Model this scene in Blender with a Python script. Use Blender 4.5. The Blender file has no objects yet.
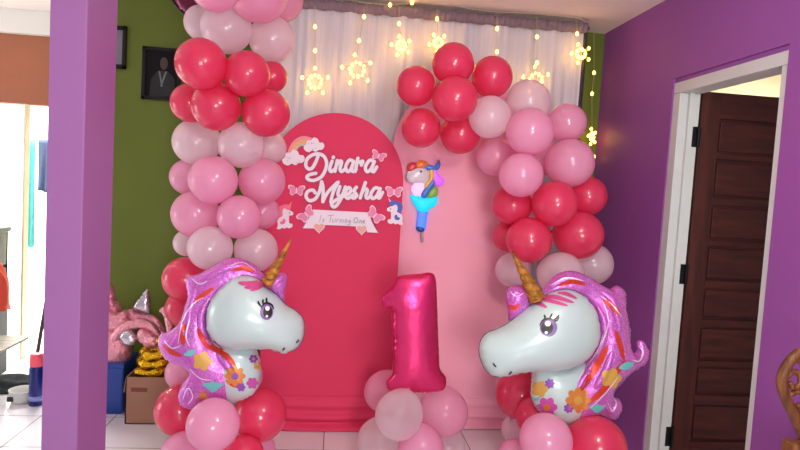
import bpy, bmesh, math, random
import numpy as np
from mathutils import Vector, Matrix
from mathutils.geometry import delaunay_2d_cdt
from mathutils.bvhtree import BVHTree
random.seed(4)
S = bpy.context.scene
COL = S.collection
# ------------------------------------------------------------------ camera
F = 600.0
def _n(v): return v / np.linalg.norm(v)
yv = _n(np.array([-63., -42., 600.]))
dv = np.array([-558., 9540., 600.]); dv = _n(dv - dv.dot(yv) * yv)
zv = -dv; xv = np.cross(yv, zv)
H = 1.45
def ray(px, py):
    r = np.array([px - 400., py - 225., F]); return np.array([r @ xv, r @ yv, r @ zv])
_r = ray(320, 428.5); D = H * _r[1] / -_r[2]
C = np.array([0., -D, H])
def at(px, py, Y): r = ray(px, py); return Vector(C + r * ((Y + D) / r[1]))
def atx(px, py, X): r = ray(px, py); return Vector(C + r * (X / r[0]))
def atz(px, py, Z=0.): r = ray(px, py); return Vector(C + r * ((Z - H) / r[2]))
def rad(rpx, p):                       # real radius of a thing rpx pixels wide at p
    d = np.array(p) - C; return rpx / F * float(np.linalg.norm(d)) * 0.94
cam = bpy.data.objects.new('camera', bpy.data.cameras.new('camera')); COL.objects.link(cam)
cam.data.sensor_width = 36; cam.data.lens = F / 800 * 36; cam.data.clip_start = .05
R = np.array([[xv[0], -xv[1], -xv[2]], [yv[0], -yv[1], -yv[2]], [zv[0], -zv[1], -zv[2]]])
M = Matrix([list(R[0]) + [C[0]], list(R[1]) + [C[1]], list(R[2]) + [C[2]], [0, 0, 0, 1]])
cam.matrix_world = M
S.camera = cam
# ------------------------------------------------------------------ materials
def lin(c):
    f = lambda v: v / 12.92 if v <= .04045 else ((v + .055) / 1.055) ** 2.4
    return tuple(f(v / 255.) for v in c) + (1.,)
def base(name):
    m = bpy.data.materials.new(name); m.use_nodes = True
    nt = m.node_tree; return m, nt, nt.nodes['Principled BSDF'], nt.nodes['Material Output']
def mottled(nt, b, col, var=.08, scale=6., detail=4.):
    tc = nt.nodes.new('ShaderNodeTexCoord'); n = nt.nodes.new('ShaderNodeTexNoise')
    n.inputs['Scale'].default_value = scale; n.inputs['Detail'].default_value = detail
    mx = nt.nodes.new('ShaderNodeMix'); mx.data_type = 'RGBA'
    c = lin(col)
    mx.inputs['A'].default_value = tuple(v * (1 - var) for v in c[:3]) + (1,)
    mx.inputs['B'].default_value = tuple(min(1, v * (1 + var)) for v in c[:3]) + (1,)
    nt.links.new(tc.outputs['Object'], n.inputs['Vector'])
    nt.links.new(n.outputs['Fac'], mx.inputs['Factor'])
    nt.links.new(mx.outputs['Result'], b.inputs['Base Color'])
    return tc, n
def bump(nt, b, src, strength, dist=.01):
    bp = nt.nodes.new('ShaderNodeBump'); bp.inputs['Strength'].default_value = strength
    bp.inputs['Distance'].default_value = dist
    nt.links.new(src, bp.inputs['Height']); nt.links.new(bp.outputs['Normal'], b.inputs['Normal'])
def plain(name, col, rough=.6, metal=0., var=.06, scale=8., bmp=0., coat=0., spec=.5, bscale=None):
    m, nt, b, o = base(name)
    tc, n = mottled(nt, b, col, var, scale)
    b.inputs['Roughness'].default_value = rough; b.inputs['Metallic'].default_value = metal
    b.inputs['Coat Weight'].default_value = coat; b.inputs['Specular IOR Level'].default_value = spec
    if bmp:
        src = n
        if bscale:
            src = nt.nodes.new('ShaderNodeTexNoise'); src.inputs['Scale'].default_value = bscale
            nt.links.new(tc.outputs['Object'], src.inputs['Vector'])
        bump(nt, b, src.outputs['Fac'], bmp)
    return m
def glow(name, col, strength):
    m, nt, b, o = base(name)
    b.inputs['Base Color'].default_value = lin(col); b.inputs['Emission Color'].default_value = lin(col)
    b.inputs['Emission Strength'].default_value = strength
    return m
def latex(name, col, clear=0., rough=.22, tr=.25):
    """balloon rubber: lets some light through, more seen square on than at the rim"""
    m, nt, b, o = base(name)
    mottled(nt, b, col, .03, 3.)
    b.inputs['Roughness'].default_value = rough; b.inputs['Coat Weight'].default_value = 1.
    b.inputs['Coat Roughness'].default_value = .11
    tl = nt.nodes.new('ShaderNodeBsdfTranslucent'); tl.inputs['Color'].default_value = lin(col)
    m1 = nt.nodes.new('ShaderNodeMixShader'); m1.inputs[0].default_value = tr
    nt.links.new(b.outputs[0], m1.inputs[1]); nt.links.new(tl.outputs[0], m1.inputs[2])
    last = m1
    if clear:
        tp = nt.nodes.new('ShaderNodeBsdfTransparent'); tp.inputs['Color'].default_value = (.97, .95, .95, 1)
        lw = nt.nodes.new('ShaderNodeLayerWeight'); lw.inputs['Blend'].default_value = .35
        mr = nt.nodes.new('ShaderNodeMapRange')
        mr.inputs['To Min'].default_value = clear; mr.inputs['To Max'].default_value = clear * .15
        nt.links.new(lw.outputs['Facing'], mr.inputs['Value'])
        m2 = nt.nodes.new('ShaderNodeMixShader'); nt.links.new(mr.outputs['Result'], m2.inputs[0])
        nt.links.new(m1.outputs[0], m2.inputs[1]); nt.links.new(tp.outputs[0], m2.inputs[2]); last = m2
    nt.links.new(last.outputs[0], o.inputs['Surface'])
    return m
def tiles(name):
    m, nt, b, o = base(name)
    tc = nt.nodes.new('ShaderNodeTexCoord'); mp = nt.nodes.new('ShaderNodeMapping')
    mp.inputs['Location'].default_value = (0.0, .287 + .002, 0)
    br = nt.nodes.new('ShaderNodeTexBrick'); br.offset = 0; br.inputs['Scale'].default_value = 1
    br.inputs['Brick Width'].default_value = .41; br.inputs['Row Height'].default_value = .41
    br.inputs['Mortar Size'].default_value = .0025; br.inputs['Mortar Smooth'].default_value = .1
    br.inputs['Color1'].default_value = lin((232, 228, 232)); br.inputs['Color2'].default_value = lin((226, 222, 227))
    br.inputs['Mortar'].default_value = lin((95, 90, 92))
    nt.links.new(tc.outputs['Object'], mp.inputs['Vector']); nt.links.new(mp.outputs['Vector'], br.inputs['Vector'])
    n = nt.nodes.new('ShaderNodeTexNoise'); n.inputs['Scale'].default_value = 3
    nt.links.new(tc.outputs['Object'], n.inputs['Vector'])
    mx = nt.nodes.new('ShaderNodeMix'); mx.data_type = 'RGBA'; mx.blend_type = 'MULTIPLY'; mx.inputs['Factor'].default_value = .12
    nt.links.new(br.outputs['Color'], mx.inputs['A']); nt.links.new(n.outputs['Color'], mx.inputs['B'])
    nt.links.new(mx.outputs['Result'], b.inputs['Base Color'])
    b.inputs['Roughness'].default_value = .12
    return m
def wood(name, c1, c2, scale=1., rough=.4, axis='Z'):
    m, nt, b, o = base(name)
    tc = nt.nodes.new('ShaderNodeTexCoord'); mp = nt.nodes.new('ShaderNodeMapping')
    mp.inputs['Scale'].default_value = {'Z': (14, 14, 1.6), 'X': (1.6, 14, 14)}[axis]
    n = nt.nodes.new('ShaderNodeTexNoise'); n.inputs['Scale'].default_value = scale * 2; n.inputs['Detail'].default_value = 6
    n.inputs['Distortion'].default_value = .6
    cr = nt.nodes.new('ShaderNodeValToRGB'); cr.color_ramp.elements[0].color = lin(c1); cr.color_ramp.elements[1].color = lin(c2)
    cr.color_ramp.elements[0].position = .3; cr.color_ramp.elements[1].position = .7
    nt.links.new(tc.outputs['Object'], mp.inputs['Vector']); nt.links.new(mp.outputs['Vector'], n.inputs['Vector'])
    nt.links.new(n.outputs['Fac'], cr.inputs['Fac']); nt.links.new(cr.outputs['Color'], b.inputs['Base Color'])
    b.inputs['Roughness'].default_value = rough; b.inputs['Specular IOR Level'].default_value = .3
    bump(nt, b, n.outputs['Fac'], .15)
    return m
def glitter(name, c1, c2, c3, metal=.55, rough=.3, bs=.7, sc=14):
    """holographic foil: fine flakes of two tones, soft cloudy patches of a third"""
    m, nt, b, o = base(name)
    tc = nt.nodes.new('ShaderNodeTexCoord')
    v = nt.nodes.new('ShaderNodeTexVoronoi'); v.inputs['Scale'].default_value = 420
    n = nt.nodes.new('ShaderNodeTexNoise'); n.inputs['Scale'].default_value = sc; n.inputs['Detail'].default_value = 5
    for q in (v, n): nt.links.new(tc.outputs['Object'], q.inputs['Vector'])
    bw = nt.nodes.new('ShaderNodeSeparateColor'); nt.links.new(v.outputs['Color'], bw.inputs[0])
    cr = nt.nodes.new('ShaderNodeValToRGB'); cr.color_ramp.elements[0].color = lin(c1); cr.color_ramp.elements[1].color = lin(c2)
    cr.color_ramp.elements[0].position = .45; cr.color_ramp.elements[1].position = .95
    nt.links.new(bw.outputs[0], cr.inputs['Fac'])
    r2 = nt.nodes.new('ShaderNodeValToRGB'); r2.color_ramp.elements[0].position = .5; r2.color_ramp.elements[1].position = .72
    nt.links.new(n.outputs['Fac'], r2.inputs['Fac'])
    mx = nt.nodes.new('ShaderNodeMix'); mx.data_type = 'RGBA'; mx.inputs['B'].default_value = lin(c3)
    nt.links.new(r2.outputs['Color'], mx.inputs['Factor']); nt.links.new(cr.outputs['Color'], mx.inputs['A'])
    nt.links.new(mx.outputs['Result'], b.inputs['Base Color'])
    b.inputs['Metallic'].default_value = metal; b.inputs['Roughness'].default_value = rough
    bump(nt, b, n.outputs['Fac'], bs, .014)
    return m
def sheer(name, col):
    m, nt, b, o = base(name)
    tc = nt.nodes.new('ShaderNodeTexCoord'); mp = nt.nodes.new('ShaderNodeMapping'); mp.inputs['Scale'].default_value = (40, 1, 1.2)
    n = nt.nodes.new('ShaderNodeTexNoise'); n.inputs['Scale'].default_value = 3; n.inputs['Detail'].default_value = 4
    nt.links.new(tc.outputs['Object'], mp.inputs['Vector']); nt.links.new(mp.outputs['Vector'], n.inputs['Vector'])
    mx = nt.nodes.new('ShaderNodeMix'); mx.data_type = 'RGBA'; c = lin(col)
    mx.inputs['A'].default_value = tuple(v * .8 for v in c[:3]) + (1,); mx.inputs['B'].default_value = c
    nt.links.new(n.outputs['Fac'], mx.inputs['Factor']); nt.links.new(mx.outputs['Result'], b.inputs['Base Color'])
    b.inputs['Roughness'].default_value = .7
    tl = nt.nodes.new('ShaderNodeBsdfTranslucent'); nt.links.new(mx.outputs['Result'], tl.inputs['Color'])
    m1 = nt.nodes.new('ShaderNodeMixShader'); m1.inputs[0].default_value = .22
    nt.links.new(b.outputs[0], m1.inputs[1]); nt.links.new(tl.outputs[0], m1.inputs[2])
    tp = nt.nodes.new('ShaderNodeBsdfTransparent'); m2 = nt.nodes.new('ShaderNodeMixShader'); m2.inputs[0].default_value = .04
    nt.links.new(m1.outputs[0], m2.inputs[1]); nt.links.new(tp.outputs[0], m2.inputs[2])
    nt.links.new(m2.outputs[0], o.inputs['Surface'])
    return m
MT = dict(
    purple=plain('purple_paint', (142, 76, 152), .55, var=.05, scale=2.5, bmp=.06, bscale=60),
    pillar=plain('lilac_paint', (158, 104, 162), .5, var=.05, scale=3, bmp=.05, bscale=60),
    green=plain('olive_green_paint', (94, 110, 20), .6, var=.05, scale=3, bmp=.05, bscale=60),
    ceil=plain('cream_ceiling_paint', (236, 224, 220), .8, var=.03),
    brown=plain('terracotta_paint', (166, 100, 72), .7, var=.06),
    white=plain('white_paint', (232, 230, 224), .5, var=.03),
    cream=plain('cream_paint', (236, 222, 190), .7, var=.03),
    frame=plain('worn_white_frame_paint', (200, 204, 200), .45, var=.06, scale=14),
    floor=tiles('glossy_white_tiles'),
    door=wood('dark_mahogany', (48, 15, 12), (80, 30, 23), 1., .55),
    doorr=wood('dark_mahogany_rail', (48, 15, 12), (80, 30, 23), 1., .55, 'X'),
    red=latex('red_latex', (246, 74, 118), 0, .3, .45),
    pink=latex('pink_latex', (255, 188, 219), .12, .28, .45),
    clearpink=latex('clear_pink_latex', (255, 186, 216), .5, .2, .4),
    pearl=latex('pearl_white_latex', (252, 232, 240), .26, .28, .45),
    clear=latex('clear_white_latex', (250, 238, 242), .7, .14, .4),
    redcloth=plain('red_stretch_cloth', (218, 52, 94), .75, var=.04, scale=5, bmp=.05, bscale=40),
    pinkcloth=plain('pink_stretch_cloth', (250, 172, 192), .75, var=.04, scale=4, bmp=.05, bscale=40),
    curtain=sheer('white_sheer_cloth', (244, 238, 246)),
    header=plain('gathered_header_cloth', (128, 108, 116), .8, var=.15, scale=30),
    steel=plain('grey_steel_pole', (70, 66, 70), .35, .7),
    bulb=glow('warm_bulb', (255, 202, 84), 9.),
    wire=plain('clear_wire', (190, 178, 140), .4),
    board=plain('white_foam_board', (240, 232, 238), .6, var=.03),
    boardedge=plain('grey_shade_edge', (164, 126, 152), .6),  # grey-pink shadow side of the white letters put into the colour
    bflypink=plain('pink_card', (236, 140, 178), .6), bflyedge=plain('pale_pink_card', (246, 214, 226), .6),
    bow1=plain('rose_card', (240, 150, 160), .6), bow2=plain('apricot_card', (240, 180, 110), .6), bow3=plain('sage_card', (196, 196, 176), .6),
    ink=plain('grey_ink', (178, 170, 178), .6), dot=plain('cloud_dot_ink', (150, 150, 158), .6),
    heart=plain('peach_card', (236, 176, 160), .6, var=.25, scale=160), heartedge=plain('pale_card', (240, 220, 214), .6),
    blue=plain('blue_card', (86, 96, 190), .6), hotpink=plain('rose_pink_card', (240, 110, 140), .6),
    numfoil=plain('magenta_foil', (224, 56, 116), .3, .75, var=.05, bmp=.3, bscale=18),
    headfoil=plain('pale_blue_white_foil', (198, 222, 216), .3, .08, var=.03, scale=5, bmp=.08, bscale=20, coat=.3),
    mane=glitter('glitter_violet_foil', (196, 92, 194), (242, 164, 232), (214, 104, 198), .4, .3),
    horn=wood('gold_foil', (104, 56, 10), (200, 138, 40), 2., .28, 'X'),
    orange=plain('red_orange_print', (226, 72, 48), .35, .4, var=.25, scale=120),
    oflower=plain('orange_print', (218, 140, 66), .35, .2, var=.12, scale=40), yellow=plain('mustard_print', (214, 168, 78), .4, .1),
    teal=plain('teal_print', (110, 204, 198), .4, .1), violet=plain('violet_print', (146, 84, 178), .4, .1),
    magenta=plain('magenta_print', (206, 86, 176), .4, .1), whiteline=plain('silver_line_print', (250, 226, 246), .3, .3),
    iris=plain('lilac_iris_print', (132, 100, 160), .3), black=plain('black_print', (14, 12, 20), .3), eyewhite=plain('white_print', (250, 250, 252), .3),
    pinkhair=plain('pink_forelock_print', (226, 92, 160), .3, .3, var=.2, scale=60), greyprint=plain('grey_print', (70, 74, 84), .4),
    frameblk=plain('black_frame', (14, 12, 13), .55, spec=.3), photo=plain('dark_photo', (16, 13, 17), .7, var=.4, scale=20, spec=.2),
    photoskin=plain('photo_face_tone', (70, 46, 46), .4, var=.2, scale=30), photopale=plain('photo_pale_ribbon', (96, 110, 104), .5), photosuit=plain('photo_suit', (12, 11, 15), .4),
    photogrey=plain('photo_grey', (120, 116, 128), .4),
    card=plain('brown_cardboard', (156, 114, 92), .8, var=.12, scale=12), tape=plain('box_print', (120, 66, 50), .8),
    tub=plain('blue_plastic', (20, 62, 150), .35), goldf=plain('gold_foil_garland', (214, 170, 30), .22, .95, bmp=.9, bscale=60, var=.2, scale=40),
    pearlfoil=glitter('pearl_pink_foil', (222, 130, 150), (250, 205, 214), (236, 170, 184), .6, .22, 1., 34),
    silverfoil=plain('silver_foil', (206, 198, 206), .2, .8, bmp=.4, bscale=30),
    canblue=plain('dark_blue_can', (22, 30, 104), .25, .3), capred=plain('coral_cap', (232, 84, 100), .4),
    canlabel=plain('can_label', (120, 130, 190), .3), bowl=plain('white_plastic', (205, 205, 200), .4),
    sticker=plain('dark_sticker', (40, 42, 44), .5), cloth=plain('dark_rag', (38, 42, 44), .9, var=.4, scale=30, bmp=.6, bscale=40),
    clothb=plain('blue_rag', (20, 110, 150), .9, var=.3, scale=60), stick=plain('dark_broomstick', (64, 52, 48), .5),
    cab=wood('grey_cabinet', (70, 74, 68), (110, 114, 104), 1.), redbag=plain('red_bag', (206, 66, 50), .6, var=.2),
    tabl=wood('weathered_tabletop', (120, 114, 104), (160, 152, 140), 1., .5, 'X'),
    tealcloth=plain('teal_towel', (70, 160, 156), .9, var=.25, scale=20), bluecloth=plain('blue_grey_towel', (60, 74, 104), .9, var=.2, scale=20),
    carved=wood('carved_brown_wood', (72, 40, 20), (140, 88, 46), 2., .4),
    rimfoil=plain('black_foil_rim', (10, 12, 12), .25, .4), plumfoil=plain('plum_foil', (112, 34, 66), .25, .6, bmp=.3, bscale=20, var=.2),
    hinge=plain('dark_hinge_steel', (24, 22, 22), .4, .7), plaster=plain('bare_plaster', (196, 180, 160), .8),
    muzzle=plain('white_wand_film', (226, 218, 222), .25, coat=.4), wandneck=glow('wand_neck_lit', (232, 200, 245), .5),
    wcyan=glow('wand_cyan_lit', (0, 196, 232), .85), wblue=glow('wand_blue_lit', (72, 128, 245), .75), wviolet=glow('wand_violet_lit', (190, 90, 245), .7),
    wgreen=plain('wand_green', (130, 190, 60), .3), worange=plain('wand_orange', (236, 120, 40), .3), wred=plain('wand_red', (214, 60, 66), .3),
    wblue2=plain('wand_royal_blue', (60, 120, 214), .3), wyellow=plain('wand_yellow', (236, 190, 70), .3), straw=plain('wand_straw', (170, 150, 158), .4),
    wplain=plain('wand_deep_blue', (10, 90, 170), .3),
)
# ------------------------------------------------------------------ object helpers
def link(o, parent=None):
    COL.objects.link(o)
    if parent: o.parent = parent
    return o
def obj(name, bm, mat, parent=None, smooth=False):
    me = bpy.data.meshes.new(name)
    bmesh.ops.recalc_face_normals(bm, faces=bm.faces)
    bm.to_mesh(me); bm.free()
    if smooth:
        for p in me.polygons: p.use_smooth = True
    for m in (mat if isinstance(mat, (list, tuple)) else [mat]): me.materials.append(MT[m])
    return link(bpy.data.objects.new(name, me), parent)
def recentre(o, p):
    """move the origin of a parentless mesh to p, leaving it where it is"""
    p = Vector(p)
    o.data.transform(Matrix.Translation(-p)); o.location = p
def thing(name, label, cat, loc=(0, 0, 0), group=None):
    o = bpy.data.objects.new(name, None); o.empty_display_size = .05
    o.location = (0, 0, 0); link(o); tag(o, label, cat, group); return o
def tag(o, label, cat, group=None):
    o['label'] = label; o['category'] = cat
    if group: o['group'] = group
    return o
def struct(o): o['kind'] = 'structure'; return o
def box(bm, a, b, bev=0.):
    a, b = Vector(a), Vector(b)
    lo = Vector(map(min, a, b)); hi = Vector(map(max, a, b))
    v = bmesh.ops.create_cube(bm, size=1)['verts']
    for q in v: q.co = Vector(((q.co[i] + .5) * (hi[i] - lo[i]) + lo[i] for i in range(3)))
    if bev:
        es = list({e for q in v for e in q.link_edges})
        bmesh.ops.bevel(bm, geom=es, offset=bev, segments=2, affect='EDGES', profile=.5)
def tube(bm, pts, r, seg=10, closed=False, caps=True):
    pts = [Vector(p) for p in pts]; n = len(pts); rr = r if callable(r) else (lambda t: r)
    rings = []; up = Vector((0, 0, 1)); prev = None
    for i, p in enumerate(pts):
        a = pts[(i - 1) % n] if (closed or i > 0) else p; b = pts[(i + 1) % n] if (closed or i < n - 1) else p
        t = (b - a).normalized()
        if prev is None:
            s = t.cross(up)
            if s.length < 1e-3: s = t.cross(Vector((0, 1, 0)))
        else: s = prev - t * prev.dot(t)
        s.normalize(); prev = s; w = t.cross(s)
        R_ = rr(i / max(1, n - 1))
        rings.append([bm.verts.new(p + (s * math.cos(k * 2 * math.pi / seg) + w * math.sin(k * 2 * math.pi / seg)) * R_) for k in range(seg)])
    for i in range(n if closed else n - 1):
        A, B = rings[i], rings[(i + 1) % n]
        for k in range(seg): bm.faces.new((A[k], A[(k + 1) % seg], B[(k + 1) % seg], B[k]))
    if caps and not closed:
        bm.faces.new(rings[0]); bm.faces.new(rings[-1])
def lathe(bm, prof, o=(0, 0, 0), seg=32, axis=None):
    """prof: (radius, height) pairs turned about z at o"""
    o = Vector(o); rings = []
    q = Vector(axis).to_track_quat('Z', 'Y') if axis is not None else None
    for r, z in prof:
        row = []
        for k in range(seg if r > 1e-6 else 1):
            p = Vector((r * math.cos(2 * math.pi * k / seg), r * math.sin(2 * math.pi * k / seg), z))
            row.append(bm.verts.new(o + (q @ p if q else p)))
        rings.append(row)
    for A, B in zip(rings, rings[1:]):
        for k in range(seg):
            k2 = (k + 1) % seg
            if len(A) == 1 and len(B) == 1: continue
            if len(A) == 1: bm.faces.new((A[0], B[k], B[k2]))
            elif len(B) == 1: bm.faces.new((A[k], A[k2], B[0]))
            else: bm.faces.new((A[k], A[k2], B[k2], B[k]))
def smooth2(pts, sub=4, closed=True):
    """Catmull-Rom through 2D points"""
    n = len(pts); out = []
    P = [np.array(p, float) for p in pts]
    for i in range(n if closed else n - 1):
        if closed: a, b, c, d = P[i - 1], P[i], P[(i + 1) % n], P[(i + 2) % n]
        else: a, b, c, d = P[max(0, i - 1)], P[i], P[i + 1], P[min(n - 1, i + 2)]
        for s in range(sub):
            t = s / sub
            out.append(.5 * ((2 * b) + (c - a) * t + (2 * a - 5 * b + 4 * c - d) * t * t + (3 * b - a - 3 * c + d) * t ** 3))
    if not closed: out.append(P[-1])
    return [tuple(p) for p in out]
def inside(poly, x, y):
    c = False; j = len(poly) - 1
    for i in range(len(poly)):
        xi, yi = poly[i]; xj, yj = poly[j]
        if (yi > y) != (yj > y) and x < (xj - xi) * (y - yi) / (yj - yi) + xi: c = not c
        j = i
    return c
def fill(outline, step):
    """triangulate a 2D outline with a jittered grid of points inside"""
    n = len(outline); xs = [p[0] for p in outline]; ys = [p[1] for p in outline]
    vs = [Vector(p) for p in outline]
    ob = np.array(outline)
    y = min(ys) + step * .5; row = 0
    while y < max(ys):
        x = min(xs) + step * (.25 if row % 2 else .75)
        while x < max(xs):
            if inside(outline, x, y):
                if np.min(np.hypot(ob[:, 0] - x, ob[:, 1] - y)) > step * .45: vs.append(Vector((x, y)))
            x += step
        y += step * .87; row += 1
    r = delaunay_2d_cdt(vs, [], [list(range(n))], 1, 1e-7)
    return r[0], r[2], r[1]
def inflate(outline_px, Y, T, step=.011, sub=4, power=.5, crinkle=0., smooth_outline=True):
    """a foil balloon panel: two skins joined along the outline and blown up. Returns a bmesh"""
    px = smooth2(outline_px, sub) if smooth_outline else outline_px
    w = [at(x, y, Y) for x, y in px]
    ol = [(p.x, p.z) for p in w]
    if crinkle:
        c = np.mean(np.array(ol), 0)
        ol = [(x + crinkle * (1 if i % 2 else -1) * (x - c[0]) / math.hypot(x - c[0], z - c[1]), z + crinkle * (1 if i % 2 else -1) * (z - c[1]) / math.hypot(x - c[0], z - c[1])) for i, (x, z) in enumerate(ol)]
    vs, tris, edges = fill(ol, step)
    n = len(vs)
    cnt = {}
    for t in tris:
        for k in range(3):
            e = tuple(sorted((t[k], t[(k + 1) % 3]))); cnt[e] = cnt.get(e, 0) + 1
    bnd = {v for e, c in cnt.items() if c == 1 for v in e}
    idx = [i for i in range(n) if i not in bnd]; pos = {v: k for k, v in enumerate(idx)}
    A = np.zeros((len(idx), len(idx))); bvec = np.ones(len(idx))
    for (a, b) in cnt:
        for p, q in ((a, b), (b, a)):
            if p in pos:
                A[pos[p], pos[p]] += 1
                if q in pos: A[pos[p], pos[q]] -= 1
    for k in range(len(idx)):
        if A[k, k] == 0: A[k, k] = 1; bvec[k] = 0
    u = np.maximum(np.linalg.solve(A, bvec), 0); u /= u.max()
    h = np.zeros(n)
    for v, k in pos.items(): h[v] = T * u[k] ** power
    bm = bmesh.new()
    fr = [bm.verts.new((v[0], Y - h[i], v[1])) for i, v in enumerate(vs)]
    bk = [fr[i] if i in bnd else bm.verts.new((v[0], Y + h[i], v[1])) for i, v in enumerate(vs)]
    for t in tris:
        try:
            bm.faces.new([fr[i] for i in t])
            bm.faces.new([bk[i] for i in reversed(t)])
        except ValueError: pass
    return bm
def bvh_of(*objs):
    vs, fs = [], []
    for o in objs:
        k = len(vs)
        vs += [o.matrix_world @ v.co for v in o.data.vertices]; fs += [[i + k for i in p.vertices] for p in o.data.polygons]
    return BVHTree.FromPolygons(vs, fs)
def onto(tree, px, py, off, fallY):
    d = Vector(ray(px, py)).normalized()
    hit = tree.ray_cast(Vector(C), d)
    if hit[0] is None: return at(px, py, fallY)
    nrm = hit[1] if hit[1].dot(d) < 0 else -hit[1]
    return hit[0] + nrm * off
def decal(name, outline_px, tree, mat, parent, off=.0015, step=2.2, fallY=-.7, smooth_outline=True):
    """a print on a blown-up surface"""
    px = smooth2(outline_px, 3) if smooth_outline else outline_px
    vs, tris, _ = fill([tuple(p) for p in px], step)
    bm = bmesh.new(); vv = [bm.verts.new(onto(tree, v[0], v[1], off, fallY)) for v in vs]
    for t in tris:
        try: bm.faces.new([vv[i] for i in t])
        except ValueError: pass
    return obj(name, bm, mat, parent, True)
def strip2d(pts, w, sub=6, taper=False):
    p = [np.array(q) for q in smooth2(pts, sub, False)]; n = len(p); out = []
    for i in range(n):
        t = p[min(n - 1, i + 1)] - p[max(0, i - 1)]; t = t / (np.linalg.norm(t) + 1e-9); nn = np.array([-t[1], t[0]])
        s = math.sin(math.pi * min(1, max(0, i / (n - 1)))) ** .5 if taper else 1
        k = w / 2 * max(s, .12)
        if not taper and i == 0:
            for a in (1., .8, .45): out.append((p[0] - t * w / 2 * a + nn * w / 2 * math.sqrt(max(0, 1 - a * a)), p[0] - t * w / 2 * a - nn * w / 2 * math.sqrt(max(0, 1 - a * a))))
        out.append((p[i] + nn * k, p[i] - nn * k))
        if not taper and i == n - 1:
            for a in (.45, .8, 1.): out.append((p[i] + t * w / 2 * a + nn * w / 2 * math.sqrt(max(0, 1 - a * a)), p[i] + t * w / 2 * a - nn * w / 2 * math.sqrt(max(0, 1 - a * a))))
    return out
def stripe(name, pts, w, tree, mat, parent, off=.002, taper=True, fallY=-.7, bm=None):
    own = bm is None; bm = bm or bmesh.new()
    prev = None
    for L, Rr in strip2d(pts, w, 5, taper):
        mid = (L + Rr) / 2
        row = [bm.verts.new(onto(tree, q[0], q[1], off, fallY)) for q in (L, mid, Rr)]
        if prev:
            for k in range(2): bm.faces.new((prev[k], prev[k + 1], row[k + 1], row[k]))
        prev = row
    return obj(name, bm, mat, parent, True) if own else None
def strokes(bm, lines, w, Y, th, sub=6):
    """thick lettering strokes standing on the plane Y"""
    k_ = 0
    for pts in lines:
        rows = []; k_ += 8
        for L, Rr in strip2d(pts, w, sub):
            k_ += 1; l, r = at(L[0], L[1], Y), at(Rr[0], Rr[1], Y); d = Vector((0, -th - k_ * 3e-5, 0))
            rows.append([bm.verts.new(q) for q in (l, l + d, r + d, r)])
        for a, b in zip(rows, rows[1:]):
            for k in range(3): bm.faces.new((a[k], a[k + 1], b[k + 1], b[k]))
        bm.faces.new(rows[0]); bm.faces.new(rows[-1])
def prism(bm, outline_px, Y, th, smooth_outline=False, sub=4):
    px = smooth2(outline_px, sub) if smooth_outline else outline_px
    f = [bm.verts.new(at(x, y, Y) - Vector((0, th, 0))) for x, y in px]
    b = [bm.verts.new(at(x, y, Y)) for x, y in px]
    n = len(f)
    bm.faces.new(f); bm.faces.new(list(reversed(b)))
    for i in range(n): bm.faces.new((f[i], b[i], b[(i + 1) % n], f[(i + 1) % n]))
def circ(cx, cy, rx, ry=None, n=16, rot=0.):
    ry = ry or rx
    return [(cx + rx * math.cos(2 * math.pi * k / n) * math.cos(rot) - ry * math.sin(2 * math.pi * k / n) * math.sin(rot), cy + rx * math.cos(2 * math.pi * k / n) * math.sin(rot) + ry * math.sin(2 * math.pi * k / n) * math.cos(rot)) for k in range(n)]
def flower(cx, cy, r, petals=7, depth=.28, ph=0.):
    n = petals * 6
    return [(cx + r * (1 - depth + depth * abs(math.cos(petals * (2 * math.pi * k / n) / 2 + ph))) * math.cos(2 * math.pi * k / n), cy + r * (1 - depth + depth * abs(math.cos(petals * (2 * math.pi * k / n) / 2 + ph))) * math.sin(2 * math.pi * k / n)) for k in range(n)]

# ------------------------------------------------------------------ the setting
CZ = 2.55; XR = 1.73; YB = .45; T_ = .12
bm = bmesh.new(); box(bm, (-5, -6, -.1), (4.6, 1.25, 0)); struct(obj('floor', bm, 'floor'))
bm = bmesh.new(); box(bm, (-5, -6, CZ), (4.6, 1.25, CZ + .1)); struct(obj('ceiling', bm, 'ceil'))
bm = bmesh.new(); box(bm, (-1.5, YB, 0), (XR, YB + T_, CZ)); struct(obj('wall_back', bm, 'green'))
bm = bmesh.new()
y0, y1, zt = -1.262, -.448, 2.098                    # the door hole in the right wall
box(bm, (XR, y1, 0), (XR + T_, YB + T_, CZ)); box(bm, (XR, -6, 0), (XR + T_, y0, CZ)); box(bm, (XR, y0, zt), (XR + T_, y1, CZ))
box(bm, (XR + .012, y0, zt - .024), (XR + T_, y1, zt + .002))
struct(obj('wall_right', bm, 'purple'))
bm = bmesh.new(); box(bm, (-1.5, YB + T_, 0), (-1.5 + T_, 1.2, CZ)); struct(obj('wall_passage', bm, 'green'))
bm = bmesh.new(); box(bm, (-1.0, -1.281, 0), (-.878, -1.0, CZ), .004); struct(obj('wall_pillar', bm, 'pillar'))
# the wall of the passage at the left, open to the yard below a white beam
bm = bmesh.new(); box(bm, (-5, 1.2, 1.89), (-1.5 + T_, 1.32, 2.385)); struct(obj('wall_far', bm, 'brown'))
bm = bmesh.new(); box(bm, (-5, 1.14, 2.385), (-1.5 + T_, 1.32, CZ)); struct(obj('trim_2', bm, 'white'))
# door frame: jambs and head set in the hole
fx0, fx1 = XR + .007, XR + T_
bm = bmesh.new()
box(bm, (fx0, y1 - .062, 0), (fx1, y1 + .001, zt - .079), .003); box(bm, (fx0, y0 - .001, 0), (fx1, y0 + .04, zt - .079), .003)
box(bm, (fx0, y0 - .001, zt - .078), (fx1, y1 + .001, zt - .022), .003)
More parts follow.
